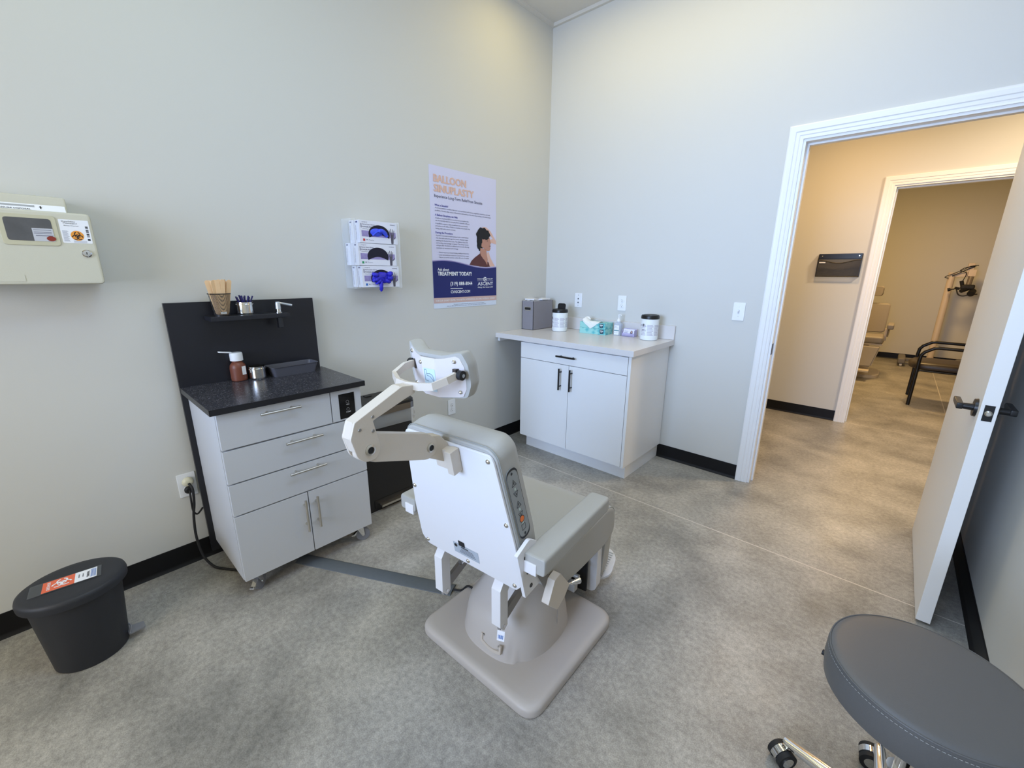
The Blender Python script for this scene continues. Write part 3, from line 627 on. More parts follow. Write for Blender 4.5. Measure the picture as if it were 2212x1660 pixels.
def castor(x, y, rz):
    M = Matrix.Translation((x-CX, y-CY, 0)) @ Matrix.Rotation(rz, 4, 'Z')
    b = nb(); cyl(b, (0.012, -0.011, 0.034), (0.012, 0.011, 0.034), 0.034, seg=32, M=M)
    w_ = obj('castor_wheel', b, wheel_m, t)
    b = nb(); cyl(b, (0, 0, 0.075), (0, 0, 0.088), 0.016, seg=20, M=M); box(b, -0.024, 0.024, -0.02, 0.02, 0.084, 0.0895, 0.001, M)
    for s in (-1, 1): prism(b, [(-0.016, 0.075), (0.016, 0.075), (0.020, 0.030), (0.006, 0.030)], s*0.0145-0.0012, s*0.0145+0.0012, M @ plane((0, 0, 0), (1, 0, 0), (0, 0, 1)))
    cyl(b, (0.012, -0.018, 0.034), (0.012, 0.018, 0.034), 0.006, seg=12, M=M)
    prism(b, [(-0.010, 0.062), (-0.034, 0.040), (-0.044, 0.040), (-0.044, 0.034), (-0.030, 0.033), (-0.006, 0.050)], -0.009, 0.009, M @ plane((0, 0, 0), (1, 0, 0), (0, 0, 1)))
    obj('fork', b, chrome_m, w_, 30)
for x, y, rz in ((0.435, -2.595, 2.3), (0.435, -2.105, 1.2), (0.085, -2.60, 0.4), (0.085, -2.105, 0.2)): castor(x, y, rz)

# holder on the cart's shelf: bracket below, silver lever handle on top
t = thing('suction_handle', 'silver lever handle with chrome collar standing on the cart shelf', 'handle', (0.110, -2.248, 1.176))
hm = mat('satin_silver', (196, 202, 208), 0.3, metal=0.6)
b = nb(); lathe(b, [(0.015, 0), (0.015, 0.004), (0.011, 0.005), (0.011, 0.018), (0.013, 0.019)], seg=24); obj('collar', b, chrome_m, t)
b = nb(); lathe(b, [(0.012, 0.019), (0.011, 0.046), (0.008, 0.052)], seg=24); tube(b, smooth_pts([(0, -0.008, 0.046), (0, 0.02, 0.043), (0.004, 0.062, 0.033)], 5), [0.007]*4+[0.0055]*7, 12); obj('lever', b, hm, t)
b = nb(); box(b, -0.012, 0.012, -0.011, 0.011, -0.072, -0.0205, 0.003); obj('holster', b, mat('holster_dark', (70, 72, 78), 0.25, metal=0.8), t)

# mesh cup with wooden tongue depressors
t = thing('pencil_cup', 'black wire mesh cup on the cart shelf holding wooden sticks', 'cup', (0.092, -2.477, 1.176))
mesh_m = bpy.data.materials.new('wire_mesh'); mesh_m.use_nodes = True
def wire_mesh(m, sc, cols, thr):
    nt = m.node_tree; N = nt.nodes; L = nt.links; bs = N['Principled BSDF']; bs.inputs['Base Color'].default_value = (*cols, 1); bs.inputs['Roughness'].default_value = 0.4
    tc = N.new('ShaderNodeTexCoord'); v = N.new('ShaderNodeTexVoronoi'); v.inputs['Scale'].default_value = sc; v.inputs['Randomness'].default_value = 0.1
    L.new(tc.outputs['Object'], v.inputs['Vector']); c = N.new('ShaderNodeMath'); c.operation = 'GREATER_THAN'; c.inputs[1].default_value = thr
    L.new(v.outputs['Distance'], c.inputs[0]); L.new(c.outputs[0], bs.inputs['Alpha'])
wire_mesh(mesh_m, 420, (0.05, 0.045, 0.042), 0.52)
b = nb(); lathe(b, [(0.029, 0.003), (0.041, 0.096)], seg=40, caps=(False, False)); obj('mesh_wall', b, mesh_m, t)
b = nb(); lathe(b, [(0.030, 0.0), (0.030, 0.003)], seg=40); obj('cup_base', b, blk_m, t)
b = nb(); tube(b, [(0.042*math.cos(a*PI/20), 0.042*math.sin(a*PI/20), 0.096) for a in range(41)], 0.0024, 8, caps=False); obj('rim', b, blk_m, t)
b = nb(); flat(b, rpoly(rect(-0.012, 0.012, -0.005, 0.005), 0.003, 3), 0.0305, plane((0, 0, 0.014), (0, 1, 0), (0, 0, 1))); obj('badge', b, chrome_m, t, smooth=False)
def stick_mesh():
    b = nb(); pts = []
    for a in range(13): pts.append((0.0088*math.cos(PI*a/12), 0.141+0.0088*math.sin(PI*a/12)))
    for a in range(13): pts.append((-0.0088*math.cos(PI*a/12), 0.0088-0.0088*math.sin(PI*a/12)))
    prism(b, pts, -0.0008, 0.0008, plane((0, 0, 0), (0, 1, 0), (0, 0, 1))); return b
st0 = None; random.seed(11)
spots = [(0.020, -0.027, 0.14, 'leftmost wooden tongue depressor in the mesh cup'), (0.027, -0.017, 0.10, 'second wooden tongue depressor from the left in the mesh cup'), (0.030, -0.005, 0.0, 'pale wooden tongue depressor at the front of the mesh cup, third from the left'),
 (0.016, -0.008, -0.02, None), (0.030, 0.008, -0.06, None), (0.012, 0.003, 0.05, None), (0.022, 0.016, -0.16, None), (0.000, 0.012, -0.10, None), (0.010, 0.022, -0.18, None), (-0.012, 0.018, -0.12, None), (0.004, 0.027, -0.15, 'rightmost wooden tongue depressor in the mesh cup'), (-0.014, -0.004, 0.03, None), (-0.005, -0.018, 0.10, None), (-0.008, 0.028, -0.16, None), (0.014, 0.028, -0.2, None), (-0.02, 0.008, 0.0, None)]
for k, (x, y, ti, lab) in enumerate(spots):
    if st0 is None:
        o = st0 = obj('tongue_depressor', stick_mesh(), wood_m)
    else: o = st0.copy(); C.objects.link(o)
    o.location = (0.092+x*0.62, -2.477+y*0.60, 1.180); o.rotation_euler = (-y*6.5, x*3.0, random.uniform(-0.3, 0.3)+(1.1 if k in (6, 8) else 0))
    o.location.z += random.uniform(-0.001, 0.006); tag(o, lab or 'wooden tongue depressor bunched in the middle of the mesh cup', 'tongue depressor', 'tongue depressors in the mesh cup')

def steel_jar(name, label, x, y, z, r_, h_):
    t = thing(name, label, 'jar', (x, y, z))
    b = nb(); lathe(b, [(0.0001, 0), (r_*0.9, 0), (r_*0.97, 0.004), (r_, h_*0.15), (r_, h_*0.78), (r_*1.09, h_*0.80), (r_*1.09, h_*0.85), (r_*1.0, h_*0.87), (r_*1.0, h_), (r_*0.95, h_), (r_*0.93, 0.006), (0.0001, 0.006)], seg=40, caps=(False, False))
    obj('steel_body', b, chrome_m, t, 40); return t
steel_jar('steel_jar', 'polished steel jar of dark blue sticks on the cart shelf', 0.092, -2.384, 1.176, 0.034, 0.056)
steel_jar('steel_jar', 'empty polished steel jar on the cart top beside the brown bottle', 0.092, -2.372, 0.868, 0.036, 0.062)
blu = mat('stick_blue', (42, 38, 96), 0.4)
p0 = None; random.seed(5); pens = []
for k in range(13):
    if p0 is None:
        b = nb(); cyl(b, (0, 0, 0), (0, 0, 0.072), 0.0034, seg=10); o = p0 = obj('applicator_stick', b, blu)
    else: o = p0.copy(); C.objects.link(o)
    a = k*2.4; rr = 0.022*math.sqrt((k+0.5)/13); o.location = (0.092+rr*math.cos(a)*0.6, -2.384+rr*math.sin(a)*0.35, 1.185+0.004*(k % 3)); o.rotation_euler = (-math.sin(a)*rr*20, math.cos(a)*rr*20, 0)
    pens.append(o)

pens.sort(key=lambda o: o.location.y+math.sin(-o.rotation_euler.x)*0.07)
for k, o in enumerate(pens):
    tag(o, {0: 'dark blue stick furthest left in the steel jar on the shelf', 12: 'dark blue stick furthest right in the steel jar on the shelf'}.get(k, 'dark blue stick in the middle of the steel jar on the shelf'), 'stick', 'blue sticks in the steel jar')

# brown bottle with flip cap
t = thing('dispenser_bottle', 'brown plastic bottle with open white flip cap on the cart top', 'bottle', (0.066, -2.444, 0.868))
b = nb(); lathe(b, [(0.0001, 0), (0.029, 0), (0.0325, 0.003), (0.0335, 0.012), (0.0335, 0.060), (0.031, 0.074), (0.024, 0.084), (0.0205, 0.088), (0.0205, 0.10)], seg=36, caps=(False, True)); obj('bottle_body', b, mat('bottle_brown', (116, 66, 50), 0.4, noise=0.12, scale=250), t, 40)
b = nb(); lathe(b, [(0.0225, 0.094), (0.0265, 0.096), (0.0265, 0.128), (0.024, 0.133), (0.0001, 0.134)], seg=36); cp_ = obj('cap', b, plate_m, t, 40)
b = nb(); prism(b, rpoly(rect(-0.058, -0.004, -0.012, 0.012), 0.008, 4), 0, 0.005, plane((0, -0.012, 0.132), (0, 0.98, -0.16), (-1, 0, 0)), 0.0015); obj('flip_lid', b, plate_m, cp_)
b = nb(); flat(b, rect(-0.008, 0.012, 0.030, 0.070), 0.0338, plane((0, 0, 0), (-0.4, 0.9, 0), (0, 0, 1))); obj('label', b, white_i, t, smooth=False)

# tray
t = thing('instrument_tray', 'dark grey rectangular tray at the back right of the cart top', 'tray', (0.0945, -2.212, 0.868), 0.025)
tr_m = mat('tray_grey', (84, 85, 94), 0.45)
b = nb()
R0 = rpoly(rect(-0.038, 0.038, -0.098, 0.098), 0.012, 4); R1 = rpoly(rect(-0.047, 0.047, -0.110, 0.110), 0.014, 4); R2 = rpoly(rect(-0.051, 0.051, -0.114, 0.114), 0.016, 4)
Ri = rpoly(rect(-0.045, 0.045, -0.108, 0.108), 0.013, 4); Rj = rpoly(rect(-0.036, 0.036, -0.096, 0.096), 0.011, 4)
Z = lambda R, z: [(x, y, z) for x, y in R]
loft(b, [Z(R0, 0), Z(R1, 0.046), Z(R2, 0.048), Z(R2, 0.050), Z(Ri, 0.049), Z(Rj, 0.003)]); obj('tray_body', b, tr_m, t, 30)

# ================================================================ CORDS, COVER
pl = thing('electric_cord', 'black power cord hanging from the left wall outlet behind the cart', 'cord')
cyl_m = mat('plug_clear', (214, 210, 186), 0.3, noise=0.15, scale=200)
b = nb(); lathe(b, [(0.021, 0.009), (0.023, 0.016), (0.018, 0.026), (0.009, 0.030)], (0.0, 0.018, 0), 24, ML(-2.706, 0.400)); obj('clear_plug', b, cyl_m, pl, 40)
b = nb(); lathe(b, [(0.017, 0.009), (0.018, 0.020), (0.012, 0.028)], (0.0, -0.022, 0), 24, ML(-2.708, 0.400)); obj('black_plug', b, rub_m, pl, 40)
b = nb(); tube(b, smooth_pts([(0.032, -2.706, 0.415), (0.055, -2.700, 0.39), (0.050, -2.704, 0.32), (0.045, -2.715, 0.25), (0.055, -2.722, 0.15), (0.085, -2.715, 0.06), (0.13, -2.69, 0.010), (0.19, -2.655, 0.0065), (0.27, -2.60, 0.0065)]), 0.0055, 10); obj('cable', b, rub_m, pl)
c2 = thing('electric_cord', 'thin black cord from the left wall outlet curling behind the cart', 'cord')
b = nb(); tube(b, smooth_pts([(0.030, -2.708, 0.378), (0.048, -2.712, 0.35), (0.040, -2.712, 0.28), (0.040, -2.700, 0.257), (0.032, -2.685, 0.262), (0.028, -2.672, 0.275)]), 0.004, 10); obj('cable', b, rub_m, c2)
# flat floor cable cover
A0, A1 = Vector((0.36, -2.385, 0)), Vector((1.078, -2.015, 0)); d = (A1-A0).normalized(); q = Vector((-d.y, d.x, 0))
prof = [(-0.036, 0), (-0.034, 0.0025), (-0.016, 0.010), (0.016, 0.010), (0.034, 0.0025), (0.036, 0)]
b = nb(); loft(b, [[tuple(A0+d*s+q*a+Vector((0, 0, z))) for a, z in prof] for s in [(A1-A0).length*i/6 for i in range(7)]])
tag(obj('cable_cover', b, ramp_m, angle=25), 'flat grey floor cable cover running from the cart to the chair', 'cable cover')
b = nb(); tube(b, smooth_pts([(1.080, -2.014, 0.0055), (1.115, -2.000, 0.012), (1.148, -1.988, 0.046), (1.20, -1.985, 0.0465), (1.262, -1.99, 0.0465)]), 0.0045, 10)
tag(obj('chair_cable', b, rub_m), 'short black cable between the floor cover and the exam chair base', 'cable')

# ================================================================ BIOHAZARD BIN
t = thing('biohazard_bin', 'black round step bin with orange biohazard sticker by the left wall', 'bin', (0.330, -3.118, 0), 0.0)
b = nb(); lathe(b, [(0.0001, 0.0), (0.092, 0.0), (0.095, 0.004), (0.116, 0.270), (0.116, 0.285)], seg=48, sy=1.06, sx=0.97, caps=(False, True)); obj('bin_body', b, bin_m, t, 40)
b = nb(); lathe(b, [(0.126, 0.272), (0.133, 0.274), (0.134, 0.292), (0.131, 0.303), (0.122, 0.309), (0.10, 0.310), (0.0001, 0.311)], seg=48, sy=1.06, sx=0.95, caps=(True, False)); ld = obj('lid', b, bin_m, t, 50)
LM = plane((0.0, -0.004, 0.311), (0.10, 0.995, 0), (-0.995, 0.10, 0)) @ Matrix.Scale(1.13, 4, (1, 0, 0)) @ Matrix.Scale(1.1, 4, (0, 1, 0))
b = nb(); flat(b, rect(-0.088, 0.070, -0.034, 0.034), 0.0016, LM); obj('clear_tape', b, mat('tape', (120, 124, 126), 0.3, noise=0.1, alpha=0.35), ld, smooth=False)
b = nb(); flat(b, rect(-0.060, 0.010, -0.030, 0.030), 0.0020, LM); ob_ = obj('orange_sticker', b, orange_i, ld, smooth=False)
b = nb(); flat(b, rect(0.010, 0.060, -0.030, 0.030), 0.0020, LM); obj('white_sticker', b, white_i, ld, smooth=False)
b = nb(); trefoil(b, -0.018, 0.0, 0.026, 0.0024, LM)
text(b, 'BIOHAZARD', 0, 0, 0.044, 0.007, 0.0024, LM @ Matrix.Translation((-0.050, 0.022, 0)) @ Matrix.Rotation(-PI/2, 4, 'Z'), 0.02); obj('sticker_emblem', b, white_i, ld, smooth=False)
b = nb()
for k, (x, l, h_) in enumerate([(0.018, 0.020, 0.003), (0.027, 0.020, 0.003)]): text(b, 'DANGER', 0, 0, 0.022, h_, 0.0024, LM @ Matrix.Translation((x, 0.014, 0)) @ Matrix.Rotation(-PI/2, 4, 'Z'), 0.02)
text(b, 'WARNING', 0, 0, 0.036, 0.006, 0.0024, LM @ Matrix.Translation((0.037, 0.018, 0)) @ Matrix.Rotation(-PI/2, 4, 'Z'), 0.03)
obj('sticker_print', b, black_i, ld, smooth=False)
b = nb()
for k in range(5): flat(b, rect(0.046+k*0.0026, 0.0472+k*0.0026, -0.024, 0.024), 0.0024, LM)
obj('sticker_lines', b, blue_i, ld, smooth=False)
PMx = Matrix.Translation((0.02, 0.098, 0))
b = nb(); prism(b, rpoly([(-0.026, 0), (0.026, 0), (0.022, 0.050), (-0.014, 0.050)], 0.006, 3), 0.026, 0.032, PMx, 0.001); tube(b, smooth_pts([(0.022, 0.004, 0.031), (0.010, 0.012, 0.050), (-0.008, 0.006, 0.055)], 4), 0.0025, 8, PMx); obj('pedal', b, mat('pedal_grey', (140, 142, 150), 0.35, metal=0.3), t)

# ================================================================ BLACK STEP CAN
t = thing('step_trash_can', 'tall black step trash can with steel rim between cart and counter', 'trash can', (0.135, -1.795, 0))
def fpr(r_, gx=0.0, gy=0.0): return rpoly(rect(-0.122-gx*0, 0.118+gx, -0.185-gy, 0.185+gy), [0.01, r_, r_, 0.01], 6)
b = nb(); loft(b, [Z(fpr(0.045), 0.0), Z(fpr(0.045), 0.012), Z(fpr(0.045), 0.590)]); bd = obj('can_body', b, can_m, t, 40)
b = nb(); loft(b, [Z(fpr(0.055, 0.014, 0.014), 0.585), Z(fpr(0.055, 0.014, 0.014), 0.622)]); obj('steel_rim', b, mat('rim_steel', (128, 124, 120), 0.18, metal=1.0), t, 40)
b = nb(); loft(b, [Z(fpr(0.055, 0.012, 0.012), 0.623), Z(fpr(0.055, 0.012, 0.012), 0.636), Z(fpr(0.05, 0.004, 0.004), 0.644)]); box(b, -0.10, -0.07, -0.02, 0.02, 0.64, 0.648); obj('lid', b, can_m, t, 40)
b = nb(); box(b, 0.100, 0.121, -0.12, 0.12, 0.018, 0.070, 0.002); obj('pedal_recess', b, blk_m, t)
b = nb(); box(b, 0.105, 0.150, -0.09, 0.09, 0.026, 0.040, 0.004); obj('pedal', b, mat('pedal_steel', (190, 188, 184), 0.3, metal=1.0), t)
# bag hanging below the rim
random.seed(2); L0 = fpr(0.055, 0.010, 0.010); n_ = len(L0); loops = []
for k in range(7):
    f_ = k/6; Lk = []
    for i, (x, y) in enumerate(L0):
        wv = 0.006*math.sin(i*1.7+k*0.6)*math.sin(f_*PI)+0.004*math.sin(i*0.9); s_ = 1+0.03*math.sin(f_*PI)
        Lk.append((x*s_+(wv if x > -0.1 else 0), y*s_+wv*(1 if y > 0 else -1), 0.588-f_*(0.075+0.012*math.sin(i*0.5))))
    loops.append(Lk)
for Lk in loops:
    for i, p in enumerate(Lk): Lk[i] = (max(p[0], -0.125), p[1], p[2])
b = nb(); loft(b, loops, caps=(False, False))
bg = obj('trash_bag', b, film_m, None, 60); bg.location = (0.135, -1.795, 0); tag(bg, 'clear plastic bag liner hanging below the rim of the black trash can', 'bag')

# ================================================================ WHITE COUNTER + CABINET
CW, CD = 1.18, 0.639
b = nb(); box(b, 0.001, CW, -CD, -0.001, 0.876, 0.914, 0.002); box(b, 0.001, CW, -0.020, -0.001, 0.914, 1.014, 0.002)
ct = thing('countertop', 'white laminate countertop with backsplash in the room corner', 'countertop', (0.59, -0.32, 0.876))
b = nb(); box(b, 0.001-0.59, CW-0.59, -CD+0.32, 0.319, 0, 0.038, 0.002); obj('worktop', b, lam_m, ct)
b = nb(); box(b, 0.001-0.59, CW-0.59, 0.300, 0.319, 0.0385, 0.138, 0.003); obj('backsplash', b, lam_m, ct)
b = nb(); box(b, 0.001-0.59, 0.022-0.59, -CD+0.35, 0.28, -0.03, -0.001); obj('wall_cleat', b, cab_m, ct)
bc = thing('base_cabinet', 'white base cabinet with one drawer and two doors under the counter', 'cabinet', (0.69, -0.30, 0))
BX, BY = 0.69, -0.30
def bb(x0, x1, y0, y1, z0, z1, bev=0.0): return bx(x0-BX, x1-BX, y0-BY, y1-BY, z0, z1, bev)
obj('cabinet_body', bb(0.234, 1.150, -0.578, -0.006, 0.104, 0.8755, 0.001), cab_m, bc)
obj('toe_kick', bb(0.250, 1.134, -0.530, -0.006, 0.0, 0.103), cab_m, bc)
def front(nm, x0, x1, z0, z1, hc, ax):
    o = obj(nm, bb(x0, x1, -0.598, -0.579, z0, z1, 0.001), cab_m, bc)
    b = nb(); bar(b, (hc[0]-BX, -0.598-BY, hc[1]), ax, 0.158, 0.03, 0.0065, 0.052, (0, -1, 0)); obj('handle', b, blk_m, o)
front('drawer', 0.236, 1.128, 0.744, 0.862, (0.667, 0.802), (1, 0, 0))
front('door', 0.236, 0.682, 0.110, 0.740, (0.619, 0.636), (0, 0, 1)); front('door', 0.685, 1.128, 0.110, 0.740, (0.712, 0.640), (0, 0, 1))
obj('filler_strip', bb(1.131, 1.150, -0.597, -0.579, 0.104, 0.870), cab_m, bc)

# things on the counter
ZT = 0.914
t = thing('file_box', 'grey upright magazine file box in the counter corner', 'box', (0.064, -0.192, ZT))
fb = mat('file_grey', (138, 135, 142), 0.55)
b = nb()
for a in ((-0.060, -0.057, -0.13, 0.13, 0, 0.235), (0.057, 0.060, -0.13, 0.13, 0, 0.235), (-0.06, 0.06, -0.13, -0.127, 0, 0.235), (-0.06, 0.06, 0.127, 0.13, 0, 0.235), (-0.06, 0.06, -0.13, 0.13, 0, 0.003)): box(b, *a)
obj('box_shell', b, fb, t, smooth=False)
FM = MF(0, 0, -0.1305)
b = nb(); prism(b, rpoly(rect(-0.036, 0.038, 0.158, 0.188), 0.0149, 6), 0, 0.001, FM); hr = obj('handle_ring', b, steel_m, t)
b = nb(); flat(b, rpoly(rect(-0.031, 0.033, 0.163, 0.183), 0.0099, 6), 0.0014, FM); obj('handle_hole', b, dark_m, hr, smooth=False)
grp = 'papers filed in the grey magazine box'
pw = mat('paper_white', (232, 232, 236), 0.6)
for k, (x, hgt, y0, y1) in enumerate([(-0.048, 0.236, -0.12, 0.10), (-0.030, 0.229, -0.12, 0.12), (-0.012, 0.238, -0.12, 0.11), (0.008, 0.228, -0.12, 0.12), (0.028, 0.237, -0.12, 0.12), (0.046, 0.230, -0.12, 0.12)]):
    o = obj('file_folder', bx(0, 0.012, y0, y1, 0.004, hgt), pw if k % 2 == 0 else blk_m, smooth=False); o.location = (0.064+x-0.006, -0.192, ZT)
    tag(o, '%s %s folder from the left standing inside the grey magazine box' % (('first', 'second', 'third')[k//2], ('white', 'black')[k % 2]), 'folder', grp)
for k, (x, y, rz) in enumerate([(0.045, -0.23, 0.5), (0.075, -0.15, 0.2)]):
    o = obj('notepad', bx(-0.045, 0.045, -0.06, 0.06, 0, 0.012, 0.001), pw, smooth=False); o.location = (x, y, ZT+0.2395); o.rotation_euler = (0.0, 0, rz*0.3)
    tag(o, 'white pad lying on top of the grey file box, nearer the %s' % ('front' if k == 0 else 'back wall'), 'notepad')

lab_m = mat('wipe_label_grey', (196, 195, 208), 0.5)
def wipes(label, x, y, open_lid, rz):
    t = thing('wipes_canister', label, 'canister', (x, y, ZT), rz)
    h_ = 0.150
    b = nb(); lathe(b, [(0.0001, 0), (0.055, 0), (0.060, 0.004), (0.062, 0.02), (0.062, h_-0.006), (0.059, h_)], seg=40, caps=(False, True)); obj('canister_body', b, mat('canister_white', (235, 240, 242), 0.35, noise=0), t, 40)
    b = nb(); lathe(b, [(0.061, h_), (0.063, h_+0.002), (0.063, h_+0.018), (0.058, h_+0.027), (0.046, h_+0.029), (0.044, h_+0.026), (0.0001, h_+0.026)], seg=40, caps=(True, False)); ld = obj('lid', b, blk_m, t, 40)
    if open_lid:
        b = nb(); prism(b, rpoly(rect(-0.038, 0.038, 0.0, 0.046), [0.004, 0.004, 0.020, 0.020], 5), 0, 0.007, plane((0, 0.020, h_+0.026), (1, 0, 0), (0, 0.15, 1)), 0.002)
        obj('flip_cover', b, blk_m, ld)
    b = nb()
    def strip(a0, a1, z0, z1, bmm):
        n = max(2, int((a1-a0)/0.12)); rr = 0.0625
        for i in range(n):
            p, q_ = a0+(a1-a0)*i/n, a0+(a1-a0)*(i+1)/n
            bmm.faces.new([bmm.verts.new((rr*math.cos(v), rr*math.sin(v), z)) for v, z in ((p, z0), (q_, z0), (q_, z1), (p, z1))])
    for c0 in (-1.75, -0.95, -2.55, -0.15):
        for k, z in enumerate([0.036, 0.045, 0.055, 0.066, 0.075, 0.086, 0.096, 0.105]): strip(c0, c0+0.68-0.07*(k % 3), z, z+0.006, b)
    obj('label_text', b, lab_m, t, 60)
    b = nb(); strip(-2.35, -2.12, 0.098, 0.116, b); strip(-2.75, -2.62, 0.102, 0.108, b); strip(-2.30, -2.20, 0.070, 0.080, b); obj('label_mark', b, black_i, t, 60)
    return t
wipes('white wipes canister with black flip lid open, beside the grey file box', 0.303, -0.196, True, 0.0)
wipes('white wipes canister with closed black lid at the right end of the counter', 1.036, -0.122, False, 0.35)

def tissue_mat():
    m = mat('tissue_box_teal', (90, 180, 190), 0.5); nt = m.node_tree; N = nt.nodes; L = nt.links; b_ = N['Principled BSDF']
    tc = N.new('ShaderNodeTexCoord'); v = N.new('ShaderNodeTexVoronoi'); v.inputs['Scale'].default_value = 30; v.feature = 'F1'; v.distance = 'MANHATTAN'; L.new(tc.outputs['Object'], v.inputs['Vector'])
    cr = N.new('ShaderNodeValToRGB'); e = cr.color_ramp.elements; e[0].color = (*s2l((0.30, 0.62, 0.70)), 1); e[1].color = (*s2l((0.62, 0.85, 0.83)), 1); e[0].position = 0.15; e[1].position = 0.7
    e2 = e.new(0.4); e2.color = (*s2l((0.38, 0.74, 0.76)), 1)
    mxv = N.new('ShaderNodeMixRGB'); L.new(v.outputs['Color'], mxv.inputs[2]); L.new(v.outputs['Distance'], mxv.inputs[1]); mxv.inputs[0].default_value = 0.45
    L.new(mxv.outputs[0], cr.inputs[0]); L.new(cr.outputs[0], b_.inputs['Base Color']); return m
tm = tissue_mat()
def tissue_box(label, z, tissue):
    t = thing('tissue_box', label, 'tissue box', (0.588, -0.102, z), -0.03 if tissue else 0.02)
    obj('carton', bx(-0.114, 0.114, -0.058, 0.058, 0, 0.0445, 0.001), tm, t)
    M = MF(0, 0, -0.0585)
    b = nb(); flat(b, rpoly([(0.068, 0.006), (0.098, 0.006), (0.100, 0.040), (0.066, 0.040)], [0.01, 0.01, 0.002, 0.002], 4), 0.0002, M); bg = obj('emblem_shield', b, mat('shield_teal', (20, 70, 84), 0.5), t, smooth=False)
    b = nb(); flat(b, rect(0.071, 0.096, 0.026, 0.033), 0.0005, M); flat(b, rect(0.075, 0.092, 0.017, 0.019), 0.0005, M); obj('emblem_print', b, white_i, bg, smooth=False)
    if tissue:
        b = nb(); flat(b, [(0.075*math.cos(a*PI/16), 0.024*math.sin(a*PI/16)) for a in range(32)], 0.0448, I4); obj('opening', b, mat('tissue_film', (150, 170, 172), 0.3), t, smooth=False)
        b = nb(); nu, nv = 14, 8; G = []
        for i in range(nu):
            row = []
            for k in range(nv):
                a = i/(nu-1); c = k/(nv-1); x = -0.085+0.150*a
                if c < 0.5: yy, zz = -0.005-0.055*c*2, 0.047+0.006*math.sin(c*2*PI)
                else: dd = (c-0.5)*2*(1-abs(a-0.48)*2)*0.052; yy, zz = -0.0605-0.002, 0.046-dd
                if a < 0.25: zz += (0.25-a)*0.13*(1-c); 
                row.append(b.verts.new((x+0.004*math.sin(k*1.3), yy, zz+0.0015*math.sin(i*1.9))))
            G.append(row)
        for i in range(nu-1):
            for k in range(nv-1): b.faces.new((G[i][k], G[i+1][k], G[i+1][k+1], G[i][k+1]))
        tube(b, smooth_pts([(-0.085, -0.02, 0.045), (-0.088, -0.01, 0.066), (-0.072, 0.0, 0.072), (-0.055, 0.0, 0.058)], 5), [0.004, 0.007, 0.010, 0.012, 0.013, 0.013, 0.012, 0.012, 0.011, 0.010, 0.009, 0.008, 0.007, 0.006, 0.005, 0.004], 10)
        o = obj('tissue', b, mat('tissue_white', (238, 240, 240), 0.8), t, 60)
    return t
tissue_box('lower teal tissue box, unopened, on the white counter', ZT, False)
tissue_box('upper teal tissue box of the pair, a white tissue pulled out', ZT+0.045, True)

t = thing('sanitizer_bottle', 'small clear pump bottle of hand sanitizer beside the tissue boxes', 'bottle', (0.770, -0.082, ZT))
R_ = lambda s, k=1.0: rpoly(rect(-0.029*s, 0.029*s, -0.018*s, 0.018*s), 0.008*k, 4)
b = nb(); loft(b, [Z(R_(0.9), 0), Z(R_(1), 0.005), Z(R_(1), 0.082), Z(R_(0.8), 0.094), Z(R_(0.42), 0.099), Z(R_(0.42), 0.108)]); obj('bottle_body', b, mat('clear_gel', (205, 215, 232), 0.1, alpha=0.5, noise=0), t, 40)
b = nb(); lathe(b, [(0.013, 0.104), (0.014, 0.106), (0.014, 0.116), (0.007, 0.124), (0.006, 0.130), (0.004, 0.131), (0.004, 0.150)], seg=20); tube(b, [(0, 0.0, 0.150), (0.0, 0, 0.158)], 0.007, 12); tube(b, smooth_pts([(-0.006, 0, 0.155), (0.012, 0, 0.156), (0.022, 0, 0.151)], 4), 0.003, 10); obj('pump', b, plate_m, t, 40)
b = nb(); flat(b, rect(-0.024, 0.016, 0.042, 0.078), 0, MF(0, 0, -0.0183)); flat(b, rect(-0.024, 0.016, 0.006, 0.034), 0, MF(0, 0, -0.0183)); lb_ = obj('label', b, white_i, t, smooth=False)
b = nb(); flat(b, rect(-0.024, 0.016, 0.035, 0.040), 0, MF(0, 0, -0.0184)); obj('label_stripe', b, mat('ink_teal', (110, 160, 170), 0.5), t, smooth=False)
b = nb(); text(b, 'HAND', -0.020, 0.066, 0.014, 0.005, 0, MF(0, 0, -0.0187)); text(b, 'SANITIZER', -0.020, 0.056, 0.026, 0.005, 0, MF(0, 0, -0.0187)); text(b, '70% alcohol', -0.020, 0.020, 0.026, 0.004, 0, MF(0, 0, -0.0187)); obj('label_print', b, grey_i, lb_, smooth=False)

t = thing('card_holder', 'clear business card holder on the counter next to the sanitizer', 'card holder', (0.862, -0.084, ZT), 0.03)
SL = plane((0, -0.012, 0.003), (1, 0, 0), (0, 0.28, 0.96))
b = nb(); box(b, -0.050, 0.050, -0.020, 0.034, 0, 0.003, 0.0005); prism(b, rect(-0.050, 0.050, 0.0, 0.062), -0.020, -0.017, SL); prism(b, rect(-0.050, 0.050, 0, 0.022), 0.003, 0.005, SL)
for x in (-0.050, 0.048): box(b, x, x+0.002, -0.018, 0.03, 0.002, 0.05)
obj('holder_shell', b, mat('lilac_acrylic', (205, 200, 240), 0.1, alpha=0.45, noise=0), t, smooth=False)
cst = obj('card_stack', prism(nb(), rect(-0.044, 0.044, 0.002, 0.054), -0.014, 0.0, SL), mat('card_white', (226, 226, 246), 0.5), None, smooth=False)
cst.location = (0.862, -0.084, ZT); cst.rotation_euler = (0, 0, 0.03); tag(cst, 'business cards with a small portrait standing in the clear holder', 'business cards')
b = nb(); flat(b, rect(-0.044, 0.040, 0.003, 0.010), 0.0004, SL); obj('card_band', b, navy_m, cst, smooth=False)
